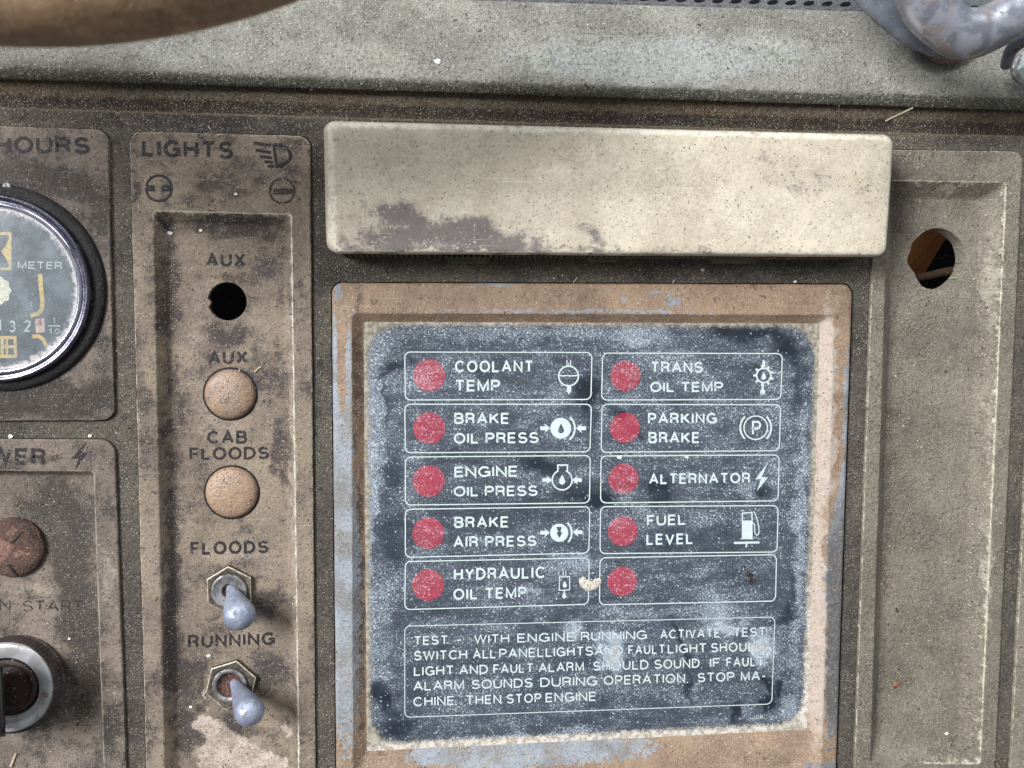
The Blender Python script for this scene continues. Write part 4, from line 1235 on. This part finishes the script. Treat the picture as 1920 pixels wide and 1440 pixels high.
ZP = -5.5
BOX = [
    [(759, 660), (1110, 661), (1108, 749), (760, 750)], [(1130, 662), (1467, 663), (1464, 749), (1128, 750)],
    [(759, 758), (1109, 758), (1106, 847), (760, 849)], [(1129, 758), (1464, 759), (1461, 845), (1127, 848)],
    [(760, 857), (1107, 854), (1105, 943), (760, 947)], [(1127, 855), (1461, 853), (1459, 939), (1126, 943)],
    [(760, 955), (1106, 950), (1104, 1037), (760, 1045)], [(1126, 950), (1459, 948), (1457, 1035), (1125, 1038)],
    [(760, 1053), (1105, 1046), (1103, 1133), (759, 1143)], [(1125, 1046), (1456, 1040), (1454, 1127), (1124, 1134)],
    [(759, 1174), (1453, 1157), (1447, 1320), (759, 1345)]]
for bx_ in BOX:
    mb = MB(); stroke(mb, rrect_px(*[c for p in bx_ for c in p], r=10), 1.5 if bx_ is BOX[-1] else 2.0, ZP, True)
    mb.build('printed_border', M['print_white'], LENS, smooth=False)
for (x, y, r) in ((805, 704, 30), (805, 803, 30), (804, 902, 30), (803, 1000, 30), (803, 1097, 30), (1173, 705, 28.5), (1172, 802, 28.5), (1169, 898, 28.5), (1168, 996, 28), (1167, 1090, 28)):
    c = L(x, y, -6); r *= US(x, y, -6); mb = MB(); mb.lathe(c, c + up, [(-.2, r), (.5, r - .3), (.7, r - 2), (.7, 2)], 40, cap1=True)
    mb.build('indicator_lens', M['lamp_red'], LENS)
TX = [('COOLANT', 853, 1000, 676, 698), ('TEMP', 853, 938, 712, 734), ('BRAKE', 852, 955, 774, 795), ('OIL PRESS', 851, 1010, 812, 832, 810, 831), ('ENGINE', 852, 971, 875, 895, 873, 894), ('OIL PRESS', 851, 1008, 912, 931, 910, 930),
      ('BRAKE', 852, 954, 969, 990, 968, 989), ('AIR PRESS', 850, 1006, 1006, 1027, 1004, 1024), ('HYDRAULIC', 851, 1023, 1066, 1088, 1062, 1084), ('OIL TEMP', 850, 988, 1104, 1125, 1100, 1121),
      ('TRANS', 1220, 1318, 678, 699), ('OIL TEMP', 1219, 1356, 716, 735), ('PARKING', 1215, 1344, 774, 795, 774, 794), ('BRAKE', 1216, 1312, 810, 831), ('ALTERNATOR', 1217, 1407, 888, 908, 886, 906),
      ('FUEL', 1213, 1286, 966, 986, 964, 984), ('LEVEL', 1212, 1300, 1001, 1022, 1000, 1020)]
for tx in TX:
    mb = MB(); text_into(mb, *tx, z=ZP, weight=0.02); mb.build('lettering', M['print_white'], LENS, smooth=False)


def line_words(words_, yl, yr, h, xl=776, xr=1436):
    mb = MB()
    for w_, a, b in words_:
        ya = yl + (yr - yl) * (a - xl) / (xr - xl); yb = yl + (yr - yl) * (b - xl) / (xr - xl)
        text_into(mb, w_, a, b, ya, ya + h, yb, yb + h, z=ZP, weight=0.008)
    mb.build('instruction_line', M['print_white'], LENS, smooth=False)


line_words([('TEST.', 776, 846), ('-', 856, 875), ('WITH', 889, 955), ('ENGINE', 970, 1078), ('RUNNING.', 1089, 1219), ('ACTIVATE', 1238, 1350), ('TEST', 1375, 1436)], 1193, 1176, 17)
line_words([('SWITCH', 776, 876), ('ALL', 887, 930), ('PANEL', 936, 1020), ('LIGHTS', 1023, 1112), ('AND', 1115, 1168), ('FAULT', 1178, 1247), ('LIGHT', 1252, 1325), ('SHOULD', 1333, 1432)], 1221, 1203, 17.5)
line_words([('LIGHT', 776, 851), ('AND', 861, 915), ('FAULT', 925, 1000), ('ALARM', 1010, 1095), ('SHOULD', 1112, 1216), ('SOUND.', 1227, 1318), ('IF', 1331, 1351), ('FAULT', 1362, 1432)], 1250, 1231, 17.5)
line_words([('ALARM', 775, 870), ('SOUNDS', 884, 999), ('DURING', 1013, 1120), ('OPERATION,', 1132, 1291), ('STOP', 1308, 1377), ('MA-', 1389, 1436)], 1278, 1258, 17.5)
line_words([('CHINE.', 775, 858), ('THEN', 874, 940), ('STOP', 950, 1015), ('ENGINE.', 1023, 1124)], 1307, 1287, 17.5)
mb = MB(); text_into(mb, '06', 1417, 1431, 1341, 1348, 1340, 1347, z=ZP); mb.build('part_number', M['print_white'], LENS, smooth=False)


def arrow(mb, x, y, d, s=1.0):
    """block arrow whose tip is at x,y pointing along d (+1 right, -1 left)"""
    shape(mb, [[(x, y), (x - d * 11 * s, y - 9 * s), (x - d * 9 * s, y - 3.6 * s), (x - d * 19 * s, y - 3.6 * s), (x - d * 19 * s, y + 3.6 * s), (x - d * 9 * s, y + 3.6 * s), (x - d * 11 * s, y + 9 * s)]], ZP)


def drop(cx, cy, s):
    p = [(cx, cy - 11 * s)]
    for a in range(-30, 211, 20): p.append((cx + 6 * s * cos(radians(a)), cy + 3 * s + 6 * s * sin(radians(a))))
    return p


def icon(fn, name):
    mb = MB(); fn(mb); mb.build(name, M['print_white'], LENS, smooth=False)


def i1(mb):
    ring(mb, 1066, 705, 18.5, 2.8, ZP); stroke(mb, [(1049, 704), (1056, 705), (1062, 704), (1070, 705), (1083, 704)], 2.4, ZP)
    stroke(mb, [(1063, 675), (1063, 687)], 1.8, ZP); stroke(mb, [(1070, 675), (1070, 687)], 1.8, ZP); stroke(mb, [(1066.5, 680), (1066.5, 687)], 1.6, ZP)
    shape(mb, [[(1063, 724), (1071, 724), (1071, 733), (1067, 740), (1063, 734)]], ZP)
def i2(mb):
    shape(mb, [arc(1051.5, 803, 19.5, 0, 352, 36), list(reversed(drop(1052, 804, .95)))], ZP); stroke(mb, arc(1050, 803, 28, -48, 48, 14), 3.4, ZP)
    arrow(mb, 1032, 803, 1); arrow(mb, 1080, 803, -1)
def i3(mb):
    stroke(mb, [(1046, 882)] + arc(1054, 900, 18.5, 116, 424, 32) + [(1063, 882)] , 2.6, ZP)
    stroke(mb, [(1046, 884), (1046, 872), (1064, 872), (1064, 884)], 2.6, ZP)
    shape(mb, [drop(1054, 900, .95)], ZP); arrow(mb, 1035, 900, 1, .95); arrow(mb, 1073, 900, -1, .95)
def i4(mb):
    shape(mb, [arc(1048.5, 999, 17, 0, 352, 36), [(1043, 988), (1053, 988), (1051, 998), (1055, 998), (1049, 1009), (1043, 998), (1047, 998)]], ZP)
    stroke(mb, arc(1046, 999, 26, -42, 46, 14), 3.4, ZP); arrow(mb, 1031, 999, 1, .95); arrow(mb, 1074, 998, -1, .95)
def i5(mb):
    stroke(mb, [(1049, 1082), (1068, 1081), (1068, 1106), (1049, 1107)], 1.8, ZP, True); shape(mb, [drop(1059, 1096, .65)], ZP)
    stroke(mb, [(1056, 1070), (1056, 1080)], 1.6, ZP); stroke(mb, [(1061, 1070), (1061, 1080)], 1.6, ZP); stroke(mb, [(1058, 1108), (1058, 1114)], 3, ZP); shape(mb, [arc(1058, 1118, 4, 0, 340, 10)], ZP)
def i6(mb):
    ring(mb, 1432, 704, 13.5, 3, ZP); shape(mb, [drop(1432, 705, .75)], ZP)
    for k in range(9):
        a = radians(k * 40 + 20)
        stroke(mb, [(1432 + 15 * cos(a), 704 + 15 * sin(a)), (1432 + 19.5 * cos(a), 704 + 19.5 * sin(a))], 4.2, ZP)
    stroke(mb, [(1432, 676), (1432, 688)], 5, ZP); stroke(mb, [(1430, 720), (1430, 732)], 4, ZP); shape(mb, [arc(1430, 735, 5, 0, 340, 10)], ZP)
def i7(mb):
    ring(mb, 1417, 802, 22, 2.4, ZP, 44); stroke(mb, arc(1417, 802, 29, -46, 46, 14), 3.4, ZP); stroke(mb, arc(1417, 802, 29, 134, 226, 14), 3.4, ZP); text_into(mb, 'P', 1410, 1427, 789, 816, z=ZP)
def i8(mb):
    shape(mb, [[(1440, 867), (1416, 899), (1427, 898), (1419, 921), (1440, 895), (1428, 895)]], ZP)
def i9(mb):
    shape(mb, [[(1391, 976), (1411, 976), (1411, 1009), (1414, 1011), (1387, 1011), (1391, 1009)]], ZP)
    stroke(mb, [(1392, 977), (1392, 962), (1410, 961), (1410, 977)], 2.4, ZP); stroke(mb, [(1376, 1018), (1424, 1017)], 4, ZP); stroke(mb, [(1400, 1018), (1399, 1026)], 3, ZP)
    stroke(mb, [(1411, 979), (1415, 984), (1415, 998), (1419, 1004), (1423, 1000), (1423, 990), (1420, 975), (1414, 959)], 1.9, ZP)
for fn, nm in ((i1, 'coolant_symbol'), (i2, 'brake_oil_symbol'), (i3, 'engine_oil_symbol'), (i4, 'brake_air_symbol'), (i5, 'hydraulic_symbol'), (i6, 'gear_symbol'), (i7, 'parking_symbol'), (i8, 'alternator_symbol'), (i9, 'fuel_pump_symbol')):
    icon(fn, nm)

# crust on the lens
mb = MB()
path = [(1090, 1083), (1095, 1093), (1104, 1099), (1113, 1098), (1121, 1091), (1129, 1086)]
rad = [4, 7.5, 8, 7.5, 6, 3]
P_ = []; R_ = []
for i in range(len(path) - 1):
    for k in range(4):
        u = k / 4; x = path[i][0] + (path[i + 1][0] - path[i][0]) * u; y = path[i][1] + (path[i + 1][1] - path[i][1]) * u
        P_.append(L(x, y, -5.4)); r = 1.25 * (rad[i] + (rad[i + 1] - rad[i]) * u); r *= 1 + .25 * mnoise.noise(Vector((x * .4, y * .4, 0))); R_.append((r, 1.6))
mb.tube(P_, R_, 12)
tag(mb.build('paint_splat', M['splat']), 'white crusty curved splat on the lens beside the HYDRAULIC box', 'splat')
mb = MB()
for k in range(26):
    x = 1408 + random.gauss(0, 6); y = 1083 + random.gauss(0, 8); c = L(x, y, -5.5); r = random.uniform(1.2, 2.8)
    mb.lathe(c, c + up, [(-.3, r), (.8, r * .9), (1.6, r * .3)], 5, cap1=True)
tag(mb.build('dirt', M['bug'], kind='stuff'), 'brown dried dirt crumbs in the empty warning box', 'dirt', kind='stuff')

# ================================================================== steering wheel
ZS = 470
k_ = (F - ZS) / F
wr_ap = 1795; tube_r = 96
wc_y = 82 - wr_ap
cbot = L(15, 82, ZS); Ru = 1440 * US(15, 82, ZS); cen = Vector((cbot.x, cbot.y + Ru, ZS))
Rw = Ru - tube_r
cw = thing('steering_wheel', cen, 'worn brown steering wheel rim crossing the upper left corner', 'steering wheel')
mb = MB(); loops = []
for k in range(90):
    a = radians(-90 - 38 + 76 * k / 89)
    cp = Vector((cen.x + Rw * cos(a), cen.y + Rw * sin(a), ZS)); rd = Vector((cos(a), sin(a), 0))
    loops.append([cp + rd * tube_r * cos(2 * pi * q / 40) + up * tube_r * sin(2 * pi * q / 40) for q in range(40)])
mb.loft(loops, None, True, True, True)
mb.build('rim', M['wheel'], cw, recalc=True)


# ================================================================== metal handle, top right
def smooth_path(ctrl, n=8):
    out = []
    C = [np.array(c, float) for c in ctrl]
    for i in range(len(C) - 1):
        p0 = C[max(i - 1, 0)]; p1 = C[i]; p2 = C[i + 1]; p3 = C[min(i + 2, len(C) - 1)]
        for k in range(n):
            u = k / n
            out.append(0.5 * ((2 * p1) + (-p0 + p2) * u + (2 * p0 - 5 * p1 + 4 * p2 - p3) * u * u + (-p0 + 3 * p1 - 3 * p2 + p3) * u ** 3))
    out.append(C[-1]); return out


def px_tube(mb, ctrl, n=28, flat=1.0):
    P_ = []; R_ = []
    for q in smooth_path(ctrl):
        x, y, z, r = q; s_ = (F - z) / F
        lump = 1 + .05 * mnoise.noise(Vector((x * .02, y * .02, 3)))
        P_.append(L(x, y, z)); R_.append((r * s_ * lump, r * s_ * lump * flat))
    mb.tube(P_, R_, n)


hd = thing('metal_handle', L(1780, 60, 30), 'scuffed grey cast metal handle bending over the upper right corner of the shelf', 'handle')
mb = MB()
px_tube(mb, [(1650, -190, 220, 44), (1700, -70, 215, 46), (1740, 10, 210, 47), (1800, 62, 205, 46), (1865, 48, 205, 44), (1925, 8, 215, 46), (1990, -30, 225, 50)])
mb.build('grip', M['handle'], hd, recalc=True)
mb = MB()
px_tube(mb, [(1560, -110, 120, 30), (1632, -20, 120, 36), (1690, 38, 118, 34), (1745, 74, 115, 30), (1800, 86, 112, 24), (1850, 84, 110, 18)], flat=.5)
mb.build('mounting_flange', M['handle_flange'], hd, recalc=True)
mb = MB(); c = L(1775, 60, 22); mb.lathe(c, c + up, [(0, 62), (4, 62), (6, 58), (6, 20)], 40, cap1=True)
mb.build('base_washer', M['rust'], hd)
mb = MB(); px_tube(mb, [(1886, 122, 60, 10), (1898, 92, 110, 12), (1935, 62, 130, 16), (1990, 40, 140, 16)])
mb.build('collar', M['handle_flange'], hd, recalc=True)
bo = thing('hex_bolt', L(1922, 128, 40), 'pale zinc hex bolt at the picture edge under the metal handle', 'bolt')
mb = MB(); c = L(1936, 126, 30)
hx = lambda r, z: [Vector((c.x + r * cos(radians(8 + 60 * k)), c.y + r * sin(radians(8 + 60 * k)), z)) for k in range(6)]
mb.loft([hx(27, 24), hx(27, 60), hx(24, 64)], cap1=True)
mb.build('head', M['bolt'], bo, smooth=False)
mb = MB(); mb.lathe(Vector((c.x, c.y, 14)), Vector((c.x, c.y, 20)), [(0, 34), (8, 34), (10, 31), (10, 10)], 32, cap1=True)
mb.build('washer', M['bushing'], bo)

# ================================================================== loose bits lying on the surfaces
bpy.context.view_layer.update()
dg = bpy.context.evaluated_depsgraph_get()


def land(x, y):
    hit, loc, nor, idx, ob, _ = scene.ray_cast(dg, Vector((x * S, y * S, 600 * S)), Vector((0, 0, -1)))
    if not hit: return None
    nm = ob.name
    p = ob.parent
    if p is not None and (p.name.startswith(('steering', 'metal_handle', 'hour_meter', 'toggle', 'ignition', 'key_switch')) ): return None
    if loc.z / S < -60: return None
    return loc / S, nor, nm


def flake(mb, p, nor, size, elong=1.0):
    u = nor.orthogonal().normalized(); v = nor.cross(u)
    a = random.uniform(0, 2 * pi); e1 = (u * cos(a) + v * sin(a)); e2 = nor.cross(e1)
    m = random.choice((3, 4, 5)); pts = []
    for k in range(m):
        th = 2 * pi * (k + random.uniform(-.25, .25)) / m
        pts.append(p + e1 * cos(th) * size * elong * random.uniform(.7, 1.1) + e2 * sin(th) * size * random.uniform(.6, 1.1) / max(1, elong ** .5) + nor * .15)
    apex = p + nor * size * random.uniform(.35, .9)
    i = mb.add(pts + [apex])
    for k in range(m): mb.f.append((i + k, i + (k + 1) % m, i + m))


REG = [  # photo pixel box, pale count, dark count, max size
    (0, 205, 600, 250, 260, 60, 1.7), (205, 240, 250, 1440, 420, 90, 1.7), (580, 500, 1660, 540, 700, 160, 1.8), (580, 250, 625, 1440, 450, 110, 1.7), (1585, 490, 1635, 1440, 420, 80, 1.8),
    (1640, 255, 1920, 290, 160, 40, 1.7), (1860, 600, 1920, 1440, 220, 60, 1.7), (0, 150, 1920, 250, 1500, 420, 2.0), (0, 90, 1920, 190, 700, 420, 2.0), (500, 0, 1700, 120, 1100, 560, 2.2),
    (1650, 350, 1880, 1440, 2400, 260, 1.9), (0, 880, 190, 1440, 900, 220, 1.8), (0, 240, 200, 800, 420, 120, 1.5), (290, 400, 560, 1440, 1100, 260, 1.6), (245, 250, 590, 400, 170, 60, 1.4),
    (610, 230, 1670, 480, 120, 520, 1.4), (690, 610, 1530, 1390, 1500, 80, 1.4), (690, 1370, 1520, 1400, 420, 60, 1.7), (625, 1390, 1570, 1440, 260, 40, 1.5), (1505, 620, 1540, 1380, 200, 10, 1.6), (625, 530, 1590, 600, 130, 110, 1.5)]
pale = MB(); dark_ = MB()
for (x0, y0, x1, y1, n1, n2, ms) in REG:
    for k in range(n1 + n2):
        px = random.uniform(x0, x1); py = random.uniform(y0, y1)
        q = L(px, py, 0); r = land(q.x, q.y)
        if not r: continue
        loc, nor, nm = r
        if nor.z < .35: continue
        if random.random() < .3: continue
        if mnoise.noise(Vector((q.x / 60, q.y / 60, 3))) < random.uniform(-.6, .25): continue
        sz = .45 + (ms - .45) * random.random() ** 4
        flake(pale if k < n1 else dark_, loc, nor, sz, random.choice((1, 1, 1.3, 1.8, 3.2 if random.random() < .5 else 1)))
o = pale.build('dust_grit', M['grit_pale'], smooth=False)
tag(o, 'pale grit and dust specks scattered over the whole dashboard', 'grit', kind='stuff')
o = dark_.build('dirt_crumbs', M['grit_dark'], smooth=False)
tag(o, 'dark brown dirt crumbs scattered over the whole dashboard', 'dirt', kind='stuff')


def on(px, py):
    q = L(px, py, 0)
    for _ in range(3):
        r = land(q.x, q.y)
        if not r: return q, Vector((0, 0, 1))
        q = L(px, py, r[0].z)
    return r[0], r[1]


def straw(pts, w, label, mat='straw', cat='straw', name='straw_piece'):
    mb = MB(); P_ = []
    for x, y in pts:
        l, n_ = on(x, y); P_.append(L(x, y, l.z + 2.0))
    mb.tube(P_, [(w, w * .5)] * len(P_), 6)
    tag(mb.build(name, M[mat]), label, cat)


straw([(1660, 227), (1685, 215), (1712, 202)], 1.6, 'long pale straw lying across the dark gutter under the shelf edge')
straw([(1573, 198), (1574, 217)], 1.1, 'short upright straw in the gutter left of the long one')
straw([(477, 698), (485, 690), (490, 688)], 1.6, 'tiny pale straw curl beside the upper domed plug')
straw([(1083, 520), (1075, 530)], 1.0, 'tiny pale straw above the display frame')
straw([(20, 1438), (27, 1420), (30, 1412)], 2.4, 'whitish sliver at the bottom of the power panel')
straw([(1325, 205), (1327, 216)], 1.5, 'orange leaf sliver in the gutter above the lamp housing', 'leaf', 'leaf', 'leaf_sliver')
straw([(1675, 1290), (1683, 1284), (1691, 1279)], 2.6, 'orange brown leaf scrap low in the khaki channel', 'leaf', 'leaf', 'leaf_sliver')
straw([(1680, 1140), (1684, 1148)], 1.6, 'dark twig speck in the khaki channel above the leaf scrap', 'bug', 'twig', 'twig')


def chip(px, py, s, label):
    l, n_ = on(px, py); mb = MB()
    lp = [l + Vector((s * random.uniform(.7, 1.2) * cos(a), s * .75 * random.uniform(.7, 1.2) * sin(a), .4)) for a in np.linspace(0, 2 * pi, 7)[:-1]]
    mb.loft([lp, [p + Vector((0, 0, 1.4)) for p in lp]], cap1=True)
    tag(mb.build('paint_chip', M['chip'], smooth=False, recalc=True), label, 'chip', 'white chips lying on the dashboard')


for px, py, s, lab in ((821, 115, 7, 'white angular chip on the grey shelf above the lamp housing'), (134, 118, 7, 'white chip at the shelf edge under the steering wheel rim'), (253, 132, 5, 'small white chip on the dark shelf lip'),
                       (318, 437, 5.5, 'white chip at the top of the recessed lights channel'), (377, 432, 3.6, 'smaller white chip in the dark top of the lights channel'), (583, 168, 3.4, 'white speck in the gutter above the lights panel'),
                       (20, 818, 5, 'white chip just above the power panel'), (169, 817, 3.6, 'white chip above the lightning symbol'), (442, 364, 3.2, 'white speck between the two round lights symbols'), (130, 1197, 3.6, 'white speck right of the key switch collar'),
                       (1490, 528, 3.6, 'white speck above the upper right of the display frame'), (1317, 506, 4.2, 'white chip under the middle of the lamp housing'), (391, 1229, 4.4, 'white chip left of the running toggle nut'), (357, 1325, 3.6, 'white chip lower left of the running toggle'),
                       (1774, 1375, 4.2, 'white chip near the bottom of the khaki channel'), (1161, 857, 5, 'white crumb on the lens above the alternator lamp'), (1288, 857, 4, 'white crumb on the alternator box border')):
    chip(px, py, s, lab)
